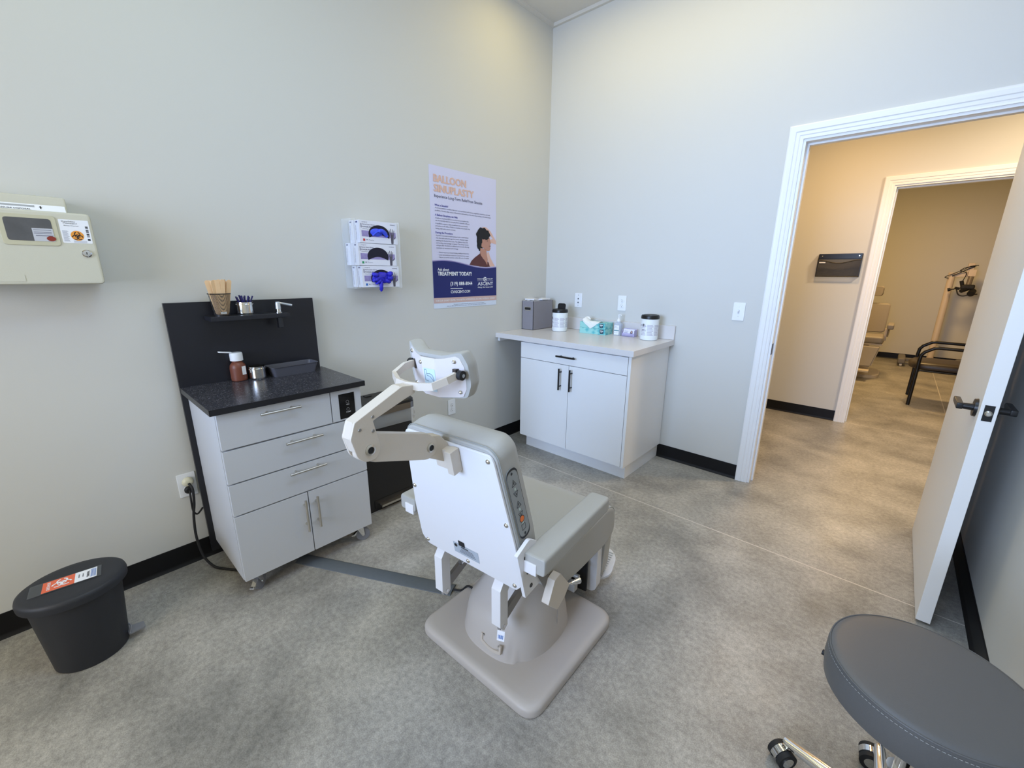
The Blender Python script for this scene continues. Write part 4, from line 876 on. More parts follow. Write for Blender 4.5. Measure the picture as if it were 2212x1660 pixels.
b = nb(); flat(b, rpoly([(0.010, 0.009), (0.034, 0.009), (0.029, 0.040), (0.022, 0.047), (0.015, 0.040)], 0.004, 3), 0.0006, SL); obj('card_hair', b, mat('print_darkbrown', (54, 34, 40), 0.5), cst, smooth=False)
b = nb(); flat(b, [(0.022+0.0045*math.cos(a*PI/8), 0.034+0.007*math.sin(a*PI/8)) for a in range(16)], 0.0009, SL); obj('card_face', b, skin_l, cst, smooth=False)
b = nb(); flat(b, rect(-0.036, -0.004, 0.038, 0.040), 0.0006, SL)
for z in (0.030, 0.026, 0.022): flat(b, rect(-0.036, -0.008, z, z+0.0015), 0.0006, SL)
obj('card_print', b, grey_i, cst, smooth=False)

# ================================================================ EXAM CHAIR
t = thing('exam_chair', 'large powered exam chair in grey vinyl with white back shell, seen from behind', 'exam chair', (1.388, -1.950, 0), 0.095)
# --- floor plate and pedestal (turned a little against the seat)
T = Matrix.Rotation(-0.065, 4, 'Z') @ Matrix.Translation((0.030, -0.016, 0))
b = nb(); base = rpoly(rect(-0.283, 0.283, -0.272, 0.272), 0.065, 8)
def off(L, k): 
    return [(x*(1-k/0.28), y*(1-k/0.27)) for x, y in L]
loft(b, [Z(off(base, 0.003), 0), Z(base, 0.006), Z(base, 0.026), Z(off(base, 0.004), 0.035), Z(off(base, 0.014), 0.041), Z(off(base, 0.03), 0.042)], T); obj('floor_plate', b, base_grey, t, 50)
def se(rx, ry, z, pw=2.5, cx=0, cy=0, seg=56, front=0.0):
    L = []
    for i in range(seg):
        a = 2*PI*i/seg; ca, sa = math.cos(a), math.sin(a); L.append((cx+rx*math.copysign(abs(ca)**(2/pw), ca), cy+ry*math.copysign(abs(sa)**(2/pw), sa), z))
    return L
PROF = [(0.041, 0.181, 0.193, 0.0), (0.050, 0.179, 0.190, 0.0), (0.080, 0.176, 0.186, 0.0), (0.110, 0.172, 0.181, 0.0), (0.140, 0.167, 0.175, 0.0), (0.165, 0.162, 0.168, 0.0), (0.180, 0.157, 0.160, 0.001), (0.195, 0.150, 0.150, 0.003), (0.215, 0.140, 0.136, 0.006), (0.235, 0.130, 0.124, 0.010), (0.260, 0.120, 0.112, 0.014), (0.290, 0.110, 0.103, 0.018), (0.345, 0.100, 0.094, 0.02)]
def sst(a, b_, x): x = min(1, max(0, (x-a)/(b_-a))); return x*x*(3-2*x)
b = nb(); loops = []
for z, rx_, ry_, cy_ in PROF:
    L = se(rx_, ry_, z, 2.5, cy=cy_, seg=128); o_ = []
    xb = 0.128-1.0*max(0.0, z-0.055)
    for x, y, z_ in L:
        k = 0.0
        if y < 0: k = (1-sst(xb-0.014, xb+0.004, x))*(1-sst(0.155, 0.190, z))*(1-sst(-0.09, -0.06, y))
        o_.append((x*(1+0.055*k), y*(1+0.055*k), z_))
    loops.append(o_)
loft(b, loops, T); pd = obj('pedestal', b, base_grey, t, 60)
b = nb(); box(b, 0.1705, 0.1725, 0.018, 0.0195, 0.045, 0.21, 0, T @ Matrix.Rotation(0.0, 4, 'Z')); obj('seam', b, mat('seam_taupe', (150, 144, 138), 0.5), pd, smooth=False)
HMt = T @ plane((0.035, -0.1945, 0.100), (1, 0, 0), (0, 0.08, 1))
b = nb(); pts = [(-0.048, 0.010), (-0.040, 0.010), (-0.040, -0.010)]
for i in range(9): a = i/8; pts.append((-0.040+0.080*a, -0.014-0.010*math.sin(PI*a)))
pts += [(0.040, 0.006), (0.048, 0.006), (0.048, -0.022)]
for i in range(9): a = i/8; pts.append((0.048-0.096*a, -0.024-0.012*math.sin(PI*a)))
prism(b, pts, -0.004, 0.003, HMt); obj('carry_handle', b, mat('handle_beige', (196, 186, 174), 0.4), pd, smooth=False)
for x in (-0.037, 0.036):
    b = nb(); lathe(b, [(0.0045, 0.0), (0.0035, 0.003)], (x, 0.006 if x < 0 else 0.002, 0.0), 12, HMt); obj('screw', b, chrome_m, pd)
b = nb(); cyl(b, (0.0, 0.02, 0.33), (0.0, 0.02, 0.372), 0.070, seg=32, M=T); box(b, -0.17, 0.17, -0.12, 0.20, 0.345, 0.372, 0.004); obj('seat_mount', b, mat('frame_dark_grey', (96, 94, 92), 0.5), t)
# --- two white rear struts with grey links to the mechanism
def strut(x0, x1):
    M = plane((0, 0, 0), (0, 1, 0), (0, 0, 1)); b = nb()
    pts = [(-0.190, 0.432), (-0.238, 0.420), (-0.264, 0.385), (-0.264, 0.245), (-0.242, 0.218), (-0.222, 0.230), (-0.222, 0.362), (-0.200, 0.392), (-0.150, 0.400)]
    prism(b, pts, x0, x1, M, 0.003); return b
for x0 in (-0.172, 0.094):
    s_ = obj('rear_strut', strut(x0, x0+0.038), chair_w, t, 25)
    b = nb(); cyl(b, (x0+0.036, -0.243, 0.240), (x0+0.0415, -0.243, 0.240), 0.006, seg=14); obj('pivot_pin', b, chrome_m, s_)
    b = nb(); prism(b, [(-0.248, 0.215), (-0.248, 0.262), (0.02, 0.372), (0.02, 0.330)], x0+0.012, x0+0.026, plane((0, 0, 0), (0, 1, 0), (0, 0, 1)), 0.002); obj('link_bar', b, mat('link_grey', (140, 136, 132), 0.45), s_)
b = nb(); cyl(b, (-0.115, -0.19, 0.335), (-0.115, -0.09, 0.345), 0.010, seg=16); obj('foot_lever', b, chrome_m, t)
b = nb(); prism(b, rect(-0.012, 0.014, -0.034, 0.004), 0, 0.0015, plane((0.138, -0.268, 0.240), (0.9, 0.3, 0), (0, 0.1, 1))); tg = obj('barcode_tag', b, white_i, t, smooth=False)
b = nb()
for k in range(6): flat(b, rect(-0.008+k*0.003, -0.0065+k*0.003+0.0006*(k % 2), -0.026, -0.012), 0.0019, plane((0.138, -0.268, 0.240), (0.9, 0.3, 0), (0, 0.1, 1)))
obj('barcode', b, blue_i, tg, smooth=False)
# --- back shell and cushion
bs_, bn_ = Vector((0, -0.1914, 0.9815)), None
BM = plane((0, -0.260, 0.400), (1, 0, 0), bs_)           # local z = out of the back (towards camera)
shell = rpoly([(-0.196, 0.028), (0.196, 0.028), (0.220, 0.060), (0.216, 0.200), (0.180, 0.492), (0.168, 0.510), (-0.168, 0.510), (-0.180, 0.492), (-0.216, 0.200), (-0.220, 0.060)], 0.012, 3)
b = nb(); prism(b, shell, -0.008, 0.0, BM, 0.002); bsh = obj('back_shell', b, chair_w, t, 30)
for x, s_ in ((-0.192, 0.048), (0.192, 0.048), (-0.193, 0.285), (0.193, 0.285), (-0.160, 0.490), (0.160, 0.490), (0.0, 0.045)):
    b = nb(); lathe(b, [(0.0078, 0.0), (0.0068, 0.003), (0.003, 0.0048), (0.0001, 0.005)], (x, s_, 0), 18, BM); obj('screw', b, chrome_m, bsh, 60)
def sc(L, k, kz=None, c=(0, 0.27)): 
    kz = k if kz is None else kz
    return [(c[0]+(x-c[0])*k, c[1]+(y-c[1])*kz) for x, y in L]
cush = rpoly([(-0.205, 0.030), (0.205, 0.030), (0.222, 0.060), (0.219, 0.200), (0.184, 0.498), (0.160, 0.520), (-0.160, 0.520), (-0.184, 0.498), (-0.219, 0.200), (-0.222, 0.060)], 0.022, 6)
def crown(L, n, up=0.0): return [(x, y+(up*(1-(x/0.2)**2) if y > 0.45 else 0), n) for x, y in L]
b = nb(); loft(b, [crown(sc(cush, 0.985), -0.0085), crown(cush, -0.014, 0.004), crown(sc(cush, 1.0), -0.055, 0.016), crown(sc(cush, 0.985), -0.085, 0.018), crown(sc(cush, 0.94, 0.955), -0.108, 0.016), crown(sc(cush, 0.85, 0.89), -0.118, 0.01), crown(sc(cush, 0.55, 0.6), -0.122)], BM)
bcu = obj('back_cushion', b, chair_v, t, 70)
# stitched seam round the cushion's rear edge
b = nb(); lp_ = [BM @ Vector((x, y+(0.008*(1-(x/0.2)**2) if y > 0.45 else 0), -0.016)) for x, y in sc(cush, 1.003)]
tube(b, lp_+[lp_[0]], 0.0012, 6, caps=False); obj('seam', b, mat('seam_grey', (150, 153, 150), 0.6), bcu)
# control panel on the right side
P0 = BM @ Vector((0.2165, 0.220, -0.048)); P1 = BM @ Vector((0.1895, 0.445, -0.048))
vv = (P1-P0).normalized(); nx = Vector((1, 0, 0)); uu = (BM.to_3x3() @ Vector((0, 0, -1))).normalized(); 
KM = plane(P0+Vector((0.0012, 0, 0)), uu, vv)
if (KM.to_3x3() @ Vector((0, 0, 1))).x < 0: KM = plane(P0+Vector((0.0012, 0, 0)), -uu, vv)
Lk = (P1-P0).length
b = nb(); prism(b, rpoly(rect(-0.024, 0.024, 0, Lk), 0.0235, 8), -0.004, 0.003, KM, 0.001); kp = obj('control_panel', b, mat('panel_grey', (146, 149, 148), 0.4), t, 30)
def outline(b, pts, wd, n):
    m = len(pts); c = Vector((sum(p[0] for p in pts)/m, sum(p[1] for p in pts)/m))
    inn = [tuple(c+(Vector(p)-c)*(1-wd)) for p in pts]
    for i in range(m): k = (i+1) % m; flat(b, [pts[i], pts[k], inn[k], inn[i]], n, KM)
b = nb(); outline(b, rpoly(rect(-0.0255, 0.0255, -0.0015, Lk+0.0015), 0.025, 8), 0.06, 0.0036)
for z, up in ((Lk-0.045, 1), (Lk-0.080, -1), (Lk-0.115, 1), (Lk-0.150, -1)):
    outline(b, [(-0.011, z-0.008*up), (0.011, z-0.008*up), (0.0, z+0.012*up)], 0.22, 0.0036); flat(b, rect(-0.0015, 0.0015, z-0.004, z+0.004), 0.0036, KM)
outline(b, rect(-0.009, 0.009, 0.025, 0.044), 0.14, 0.0036)
for z in (0.012, Lk-0.014): flat(b, [(0.004*math.cos(a*PI/8), z+0.004*math.sin(a*PI/8)) for a in range(16)], 0.0038, KM)
outline(b, [(0.011*math.cos(a*PI/10), 0.062+0.011*math.sin(a*PI/10)) for a in range(20)], 0.16, 0.0040)
obj('panel_print', b, mat('ink_charcoal', (44, 46, 50), 0.5), kp, smooth=False)
b = nb(); flat(b, [(0.0100*math.cos(a*PI/10), 0.062+0.0100*math.sin(a*PI/10)) for a in range(20)], 0.0038, KM); obj('orange_button', b, mat('button_orange', (235, 120, 60), 0.5, noise=0), kp, smooth=False)
b = nb()
for z in (Lk-0.064, Lk-0.132, 0.049): flat(b, rect(-0.003, 0.003, z-0.004, z+0.004), 0.0037, KM)
obj('indicator', b, mat('indicator_pale', (190, 205, 195), 0.4), kp, smooth=False)
# rating plate
b = nb(); flat(b, rect(-0.056, 0.054, 0.062, 0.106), 0.0006, BM); rp_ = obj('rating_plate', b, mat('plate_silver', (170, 178, 186), 0.35), bsh, smooth=False)
b = nb(); flat(b, rect(-0.030, -0.002, 0.100, 0.122), 0.0010, BM); flat(b, rect(-0.022, 0.010, 0.094, 0.098), 0.0010, BM)
for k in range(4): flat(b, rect(-0.020-0.004*k, 0.030+0.003*k, 0.090-0.006*k, 0.0915-0.006*k), 0.0010, BM)
flat(b, [(-0.045+0.007*math.cos(a*PI/8), 0.094+0.007*math.sin(a*PI/8)) for a in range(16)], 0.0010, BM)
obj('plate_print', b, black_i, rp_, smooth=False)
# --- seat
sp2 = rpoly([(-0.185, 0.452), (0.320, 0.456), (0.380, 0.425), (0.392, 0.360), (0.385, 0.305), (0.320, 0.284), (0.060, 0.305), (-0.080, 0.328), (-0.150, 0.375)], [0.03, 0.06, 0.05, 0.05, 0.035, 0.06, 0.1, 0.1, 0.03], 6)
cy0, cz0 = 0.085, 0.372
def seat_sec(x, k): return [(x, cy0+(y-cy0)*(1-(1-k)*0.45), cz0+(z-cz0)*k) for y, z in sp2]
b = nb(); loft(b, [seat_sec(x, k) for x, k in ((-0.245, 0.80), (-0.2435, 0.90), (-0.238, 0.955), (-0.225, 0.985), (-0.18, 1.0), (0.18, 1.0), (0.225, 0.985), (0.238, 0.955), (0.2435, 0.90), (0.245, 0.80))]); sc_ = obj('seat_cushion', b, chair_v, t, 70)
for s in (-1, 1):
    b = nb(); lp_ = [Vector(p) for p in seat_sec(s*0.2385, 0.958)]; tube(b, lp_+[lp_[0]], 0.0014, 6, caps=False); obj('seam', b, MATS['seam_grey'], sc_)
# --- armrests
for s in (-1, 1):
    xc = s*0.270
    b = nb(); L_ = 0.455; loops = []
    for k, (yy, f_) in enumerate([(-0.289, 0.90), (-0.286, 0.97), (-0.278, 1.0), (-0.10, 1.0), (0.130, 0.98), (0.144, 0.94), (0.150, 0.85)]):
        pr = rpoly([(-0.039, -0.026), (0.039, -0.030), (0.039, 0.026), (-0.039, 0.026)], 0.012, 4)
        loops.append([(xc+(p[0]*s)*f_, yy, 0.572+p[1]*f_) for p in pr])
    loft(b, loops); ar = obj('armrest', b, chair_v, t, 50)
    b = nb(); box(b, xc-s*0.010-0.022, xc-s*0.010+0.022, -0.2925, -0.270, 0.536, 0.574, 0.003); box(b, xc-0.02, xc+0.02, -0.27, 0.12, 0.532, 0.546, 0.002); obj('arm_insert', b, chair_w, ar)
    AM = plane(((0.2345 if s > 0 else -0.205), 0 if s > 0 else 0.035, 0), (0, 1, 0), (0, 0, 1))
    b = nb(); prism(b, rpoly([(-0.325, 0.603), (-0.264, 0.628), (-0.224, 0.600), (-0.214, 0.520), (-0.195, 0.440), (-0.244, 0.436), (-0.280, 0.434)], [0.003, 0.012, 0.006, 0.03, 0.006, 0.006, 0.003], 3), -0.006, 0.006, AM, 0.0012); sp_ = obj('side_plate', b, chair_w, t, 20)
    for y_, z_ in ((-0.285, 0.578), (-0.270, 0.520), (-0.252, 0.462)):
        b = nb(); lathe(b, [(0.0075, 0), (0.006, 0.002), (0.0001, 0.001)], (y_, z_, 0.006*s), 14, AM); obj('plate_screw', b, mat('screw_dark', (60, 56, 54), 0.4, metal=0.7), sp_)
    b = nb(); prism(b, [(-0.262, 0.548), (-0.236, 0.552), (-0.130, 0.392), (-0.160, 0.372)], 0.010*s-0.005, 0.010*s+0.005, AM, 0.001); obj('arm_link', b, mat('link_dark', (118, 114, 106), 0.4, metal=0.5), t)
    BMx = plane((s*0.262, 0, 0), (0, 1, 0), (0, 0, 1))
    b = nb(); prism(b, rpoly([(-0.205, 0.372), (-0.170, 0.440), (-0.135, 0.445), (-0.068, 0.360), (-0.100, 0.330), (-0.145, 0.312)], 0.004, 2), -0.014, 0.014, BMx, 0.003); br_ = obj('arm_bracket', b, chair_c if s > 0 else chair_w, t, 25)
    if s > 0:
        b = nb(); cyl(b, (0.262, -0.075, 0.352), (0.268, -0.045, 0.343), 0.004, seg=12); cyl(b, (0.268, -0.045, 0.343), (0.276, -0.002, 0.330), 0.005, 0.0115, seg=20); obj('release_lever', b, chrome_m, br_)
# --- legrest, footplate
LM_ = plane((0, 0.268, 0.305), (1, 0, 0), (0, 0.11, -0.994))   # v runs down the legrest, local z = backwards... 
nz = (LM_.to_3x3() @ Vector((0, 0, 1)))
fs = -1 if nz.y > 0 else 1     # forward sign along local z
fs = 1 if nz.y > 0 else -1
b = nb(); pan = rpoly([(-0.225, 0.0), (0.225, 0.0), (0.215, 0.255), (0.195, 0.275), (-0.195, 0.275), (-0.215, 0.255)], 0.015, 4); prism(b, pan, 0.0, fs*0.045, LM_, 0.003); obj('legrest_shell', b, chair_w, t, 30)
b = nb(); lc = rpoly([(-0.236, 0.012), (0.236, 0.012), (0.215, 0.235), (-0.215, 0.235)], 0.03, 5)
loft(b, [[(x, y, fs*0.046) for x, y in lc], [(x, y, fs*0.070) for x, y in sc(lc, 1.0, c=(0, 0.1))], [(x, y, fs*0.125) for x, y in sc(lc, 0.97, c=(0, 0.1))], [(x, y, fs*0.145) for x, y in sc(lc, 0.85, c=(0, 0.1))], [(x, y, fs*0.150) for x, y in sc(lc, 0.4, c=(0, 0.1))]], LM_); obj('legrest_cushion', b, chair_v, t, 60)
b = nb(); box(b, -0.19, 0.19, 0.250, 0.262, 0.06, 0.28, 0.002); obj('legrest_strap', b, rub_m, t)
b = nb(); box(b, -0.20, 0.20, 0.120, 0.150, 0.150, 0.185, 0.003); cyl(b, (-0.21, 0.135, 0.22), (0.21, 0.135, 0.22), 0.009, seg=16); obj('leg_rail', b, mat('rail_grey', (170, 170, 168), 0.35, metal=0.4), t)
fpt = rpoly([(-0.200, 0.300), (0.200, 0.300), (0.235, 0.345), (0.225, 0.430), (0.190, 0.462), (-0.190, 0.462), (-0.225, 0.430), (-0.235, 0.345)], 0.02, 4)
FP = Matrix.Translation((0, 0.370, 0.040)) @ Matrix.Rotation(0.38, 4, 'X') @ Matrix.Translation((0, -0.30, 0))
b = nb(); prism(b, fpt, 0, 0.014, FP, 0.002); fo = obj('footplate', b, chair_w, t, 30)
b = nb()
for k in range(12): yk = 0.315+k*0.0115; box(b, -0.205, 0.205, yk, yk+0.0045, 0.0145, 0.0165, 0, FP)
obj('tread_ribs', b, mat('tread_grey', (196, 196, 194), 0.5), fo, smooth=False)
# --- headrest arm
XM = plane((0, 0, 0), (0, 1, 0), (0, 0, 1))
def capsule(p, q_, r1, r2, n=12):
    p = Vector(p); q_ = Vector(q_); d = (q_-p).normalized(); a0 = math.atan2(d.y, d.x); out = []
    for i in range(n+1): a = a0+PI/2+PI*i/n; out.append((p.x+r1*math.cos(a), p.y+r1*math.sin(a)))
    for i in range(n+1): a = a0-PI/2+PI*i/n; out.append((q_.x+r2*math.cos(a), q_.y+r2*math.sin(a)))
    return out
b = nb(); prism(b, rpoly([(-0.592, 1.004), (-0.640, 0.990), (-0.650, 0.955), (-0.598, 0.930), (-0.437, 0.876), (-0.402, 0.884), (-0.398, 0.925), (-0.430, 0.951)], [0.002, 0.02, 0.02, 0.002, 0.01, 0.022, 0.022, 0.008], 5), -0.005, 0.016, XM, 0.003); l1 = obj('lower_arm', b, chair_c, t, 30)
UP = rpoly([(-0.586, 0.965), (-0.595, 1.007), (-0.602, 1.038), (-0.500, 1.070), (-0.474, 1.077), (-0.474, 1.097), (-0.515, 1.102), (-0.650, 1.046), (-0.663, 1.009), (-0.650, 0.962), (-0.629, 0.942), (-0.598, 0.942)], [0.02, 0.006, 0.003, 0.003, 0.003, 0.003, 0.006, 0.004, 0.004, 0.008, 0.018, 0.022], 4)
b = nb(); prism(b, UP, -0.012, -0.0055, XM, 0.0015); prism(b, UP, 0.0165, 0.024, XM, 0.0015)
prism(b, [(-0.602, 1.0385), (-0.500, 1.0705), (-0.474, 1.0775), (-0.474, 1.0965), (-0.515, 1.1015), (-0.650, 1.0455), (-0.6625, 1.009), (-0.652, 0.974), (-0.645, 0.976), (-0.654, 1.008), (-0.642, 1.034), (-0.625, 1.047), (-0.60, 1.052)], -0.0060, 0.0170, XM); l2 = obj('upper_arm', b, chair_c, t, 20)
for y_, z_, x_ in ((-0.424, 0.908, 0.016), (-0.616, 0.970, 0.024)):
    b = nb(); lathe(b, [(0.0135, 0.0), (0.0135, 0.002), (0.010, 0.004), (0.0085, 0.004), (0.0085, 0.001)], (y_, z_, x_), 24, XM); pv = obj('pivot_bolt', b, steel_m, t)
    b = nb(); lathe(b, [(0.0084, 0.0011), (0.0001, 0.0012)], (y_, z_, x_), 20, XM, caps=(False, False)); obj('bolt_socket', b, dark_m, pv)
b = nb()
for y_, z_ in ((-0.602, 1.048), (-0.638, 1.026), (-0.604, 1.014)): lathe(b, [(0.0042, 0.024), (0.0035, 0.0255), (0.0001, 0.0255)], (y_, z_, 0), 12, XM)
obj('rivet', b, mat('rivet_grey', (150, 146, 140), 0.4, metal=0.6), l2)
# mount bracket on the back shell
b = nb(); box(b, -0.022, 0.0315, 0.436, 0.502, 0.0005, 0.026, 0.003, BM); box(b, 0.032, 0.057, 0.430, 0.506, 0.0005, 0.036, 0.003, BM)
prism(b, [(-0.400, 0.862), (-0.352, 0.835), (-0.352, 0.895), (-0.385, 0.930), (-0.437, 0.945), (-0.437, 0.882)], -0.022, 0.014, XM, 0.002); mb = obj('arm_mount', b, chair_c, t, 25)
b = nb(); lathe(b, [(0.005, 0.030), (0.004, 0.033), (0.0001, 0.033)], (0.008, 0.470, -0.004), 14, BM); obj('screw', b, chrome_m, mb)
# yoke
yk_pts = [(-0.086, -0.383, 1.124), (-0.088, -0.412, 1.120), (-0.084, -0.452, 1.104), (-0.040, -0.476, 1.096), (0.0, -0.480, 1.094), (0.036, -0.472, 1.094), (0.068, -0.456, 1.096), (0.086, -0.424, 1.108), (0.090, -0.396, 1.116)]
b = nb(); n_ = len(yk_pts); loops = []
for i, p in enumerate(yk_pts):
    p = Vector(p); d = (Vector(yk_pts[min(i+1, n_-1)])-Vector(yk_pts[max(i-1, 0)])); d.normalize(); up = Vector((0, 0.12, 1)); up = (up-d*up.dot(d)).normalized(); sd = d.cross(up)
    hh, ww = 0.0095, 0.0055
    loops.append([p+up*hh+sd*ww, p+up*hh-sd*ww, p-up*hh-sd*ww, p-up*hh+sd*ww])
loft(b, loops); yo = obj('headrest_yoke', b, chair_c, t, 12)
for x_, y_, z_ in ((-0.086, -0.380, 1.124), (0.090, -0.388, 1.117)):
    b = nb(); s = 1 if x_ > 0 else -1; cyl(b, (x_+s*0.004, y_, z_), (x_+s*0.018, y_, z_), 0.0125, seg=24); kn = obj('pivot_knob', b, rub_m, t)
    b = nb(); cyl(b, (x_+s*0.018, y_, z_), (x_+s*0.0205, y_, z_), 0.005, seg=14); obj('knob_screw', b, chrome_m, kn)
    b = nb(); box(b, x_-0.006-s*0.010, x_+0.006-s*0.010, y_-0.004, y_+0.024, z_-0.014, z_+0.014, 0.001); obj('pivot_bracket', b, mat('bracket_dark', (90, 84, 80), 0.35, metal=0.8), t)
# head plate (folded wings) and cushion
HP = plane((0, -0.403, 1.112), (1, 0, 0), (0, -0.12, 0.993))
def bend(x): return 0.0 if abs(x) < 0.026 else -(abs(x)-0.026)*0.43
outl = rpoly([(x_*0.85, y_) for x_, y_ in ((-0.112, 0.062), (-0.080, 0.046), (-0.055, 0.042), (0.055, 0.042), (0.080, 0.046), (0.102, 0.050), (0.118, 0.020), (0.122, -0.030), (0.108, -0.064), (0.040, -0.066), (-0.040, -0.064), (-0.108, -0.064), (-0.122, -0.030), (-0.122, 0.030))], 0.008, 3)
def strip_plate(b, L, n0, n1, M, z0=-0.070, z1=0.062):
    # vertical slices following the bend
    xs_ = sorted(set([round(min(p[0] for p in L), 4), round(max(p[0] for p in L), 4), -0.026, 0.026]+[x/100 for x in range(-12, 13)])); xs_ = [x for x in xs_ if min(p[0] for p in L) <= x <= max(p[0] for p in L)]
    def ys(x):
        r_ = []
        m = len(L)
        for i in range(m):
            a, c = L[i], L[(i+1) % m]
            if (a[0]-x)*(c[0]-x) <= 0 and abs(a[0]-c[0]) > 1e-9: r_.append(a[1]+(c[1]-a[1])*(x-a[0])/(c[0]-a[0]))
        return (min(r_), max(r_)) if r_ else None
    cols = []
    for x in xs_:
        y_ = ys(x)
        if y_ is None: continue
        cols.append([(x, y_[0], n0+bend(x)), (x, y_[1], n0+bend(x)), (x, y_[1], n1+bend(x)), (x, y_[0], n1+bend(x))])
    loft(b, cols, M)
b = nb(); strip_plate(b, outl, -0.003, 0.0, HP); hp_ = obj('head_plate', b, mat('head_plate_pinkwhite', (218, 210, 208), 0.4), t, 20)
b = nb()
cl = [ (x*1.09, y*1.10+0.004) for x, y in outl]
loops = []
for k, n in ((1.0, -0.0035), (1.01, -0.010), (1.01, -0.028), (0.97, -0.042), (0.86, -0.049), (0.5, -0.051)):
    loops.append([(x*k, y*k, n+bend(x*k)*(0.9) ) for x, y in cl])
loft(b, loops, HP); obj('head_cushion', b, chair_v, t, 60)
for x, y in ((-0.090, 0.044), (-0.030, 0.026), (0.075, 0.034), (0.083, -0.050), (-0.085, -0.048)):
    b = nb(); lathe(b, [(0.006, 0), (0.005, 0.0025), (0.0001, 0.004)], (x, y, bend(x)), 16, HP); obj('screw', b, chrome_m, hp_, 60)
b = nb(); LP_ = HP @ Matrix.Translation((0.020, 0, 0)); LP_ = HP @ Matrix.Translation((0.018, 0, 0)) @ Matrix.Scale(0.78, 4, (1, 0, 0)); flat(b, rpoly(rect(-0.050, 0.006, -0.052, 0.012), 0.003, 2), 0.0006, LP_); il = obj('instruction_label', b, mat('label_pale_blue', (196, 218, 232), 0.5), hp_, smooth=False)
b = nb()
for p, q_ in (((-0.045, 0.008), (-0.045, -0.022)), ((-0.045, 0.008), (-0.036, 0.008)), ((-0.036, 0.008), (-0.036, -0.008)), ((-0.036, -0.004), (-0.020, -0.002)), ((-0.020, -0.002), (-0.008, -0.006)), ((-0.008, -0.006), (-0.003, -0.018)), ((-0.036, -0.008), (-0.020, -0.010)), ((-0.020, -0.010), (-0.010, -0.018)), ((-0.010, -0.018), (-0.003, -0.024)), ((-0.003, -0.018), (-0.003, -0.024)), ((-0.045, -0.022), (-0.030, -0.024))):
    p, q_ = Vector(p), Vector(q_); d = (q_-p).normalized(); e = Vector((-d.y, d.x))*0.0006; flat(b, [tuple(p-e), tuple(q_-e), tuple(q_+e), tuple(p+e)], 0.001, LP_)
for k in range(3): flat(b, rect(-0.040+0.002*k, -0.004, -0.034-0.005*k, -0.0325-0.005*k), 0.001, LP_)
obj('label_drawing', b, mat('ink_navygrey', (70, 84, 104), 0.5), il, smooth=False)

# ================================================================ STOOL
t = thing('rolling_stool', 'dark grey round rolling stool with chrome base in the near right corner', 'stool', (2.518, -1.858, 0))
b = nb(); lathe(b, [(0.156, 0.436), (0.172, 0.437), (0.178, 0.443), (0.181, 0.473), (0.180, 0.506), (0.1765, 0.519)], seg=72, caps=(True, False)); sb_ = obj('seat_side', b, stool_v, t, 60)
b = nb(); lathe(b, [(0.1765, 0.519), (0.172, 0.523), (0.160, 0.526), (0.12, 0.528), (0.0001, 0.529)], seg=72, caps=(False, False)); obj('seat_top', b, stool_v, t, 60)
b = nb(); tube(b, [(0.1768*math.cos(a*PI/36), 0.1768*math.sin(a*PI/36), 0.520) for a in range(73)], 0.0018, 8, caps=False); obj('piping', b, stool_v, t)
b = nb()
for k in range(150):
    a = 2*PI*k/150; a2 = a+2*PI/150*0.62; b.faces.new([b.verts.new((rr*math.cos(v), rr*math.sin(v), z)) for rr, v, z in ((0.1802, a, 0.5125), (0.1802, a2, 0.5125), (0.1798, a2, 0.5137), (0.1798, a, 0.5137))])
o = obj('stitching', b, mat('thread_light', (150, 152, 152), 0.6), sb_, smooth=False)
b = nb(); cyl(b, (0, 0, 0.422), (0, 0, 0.435), 0.11, seg=40); cyl(b, (-0.165, 0.035, 0.428), (-0.08, 0.02, 0.428), 0.004, seg=10); cyl(b, (-0.183, 0.038, 0.428), (-0.16, 0.034, 0.428), 0.007, seg=12); obj('mechanism', b, rub_m, t)
b = nb(); cyl(b, (0, 0, 0.24), (0, 0, 0.424), 0.0135, seg=24); cyl(b, (0, 0, 0.075), (0, 0, 0.25), 0.025, seg=32); obj('gas_column', b, chrome_m, t)
b = nb(); lathe(b, [(0.036, 0.060), (0.038, 0.070), (0.036, 0.100), (0.028, 0.112)], seg=36); obj('hub', b, chrome_m, t, 50)
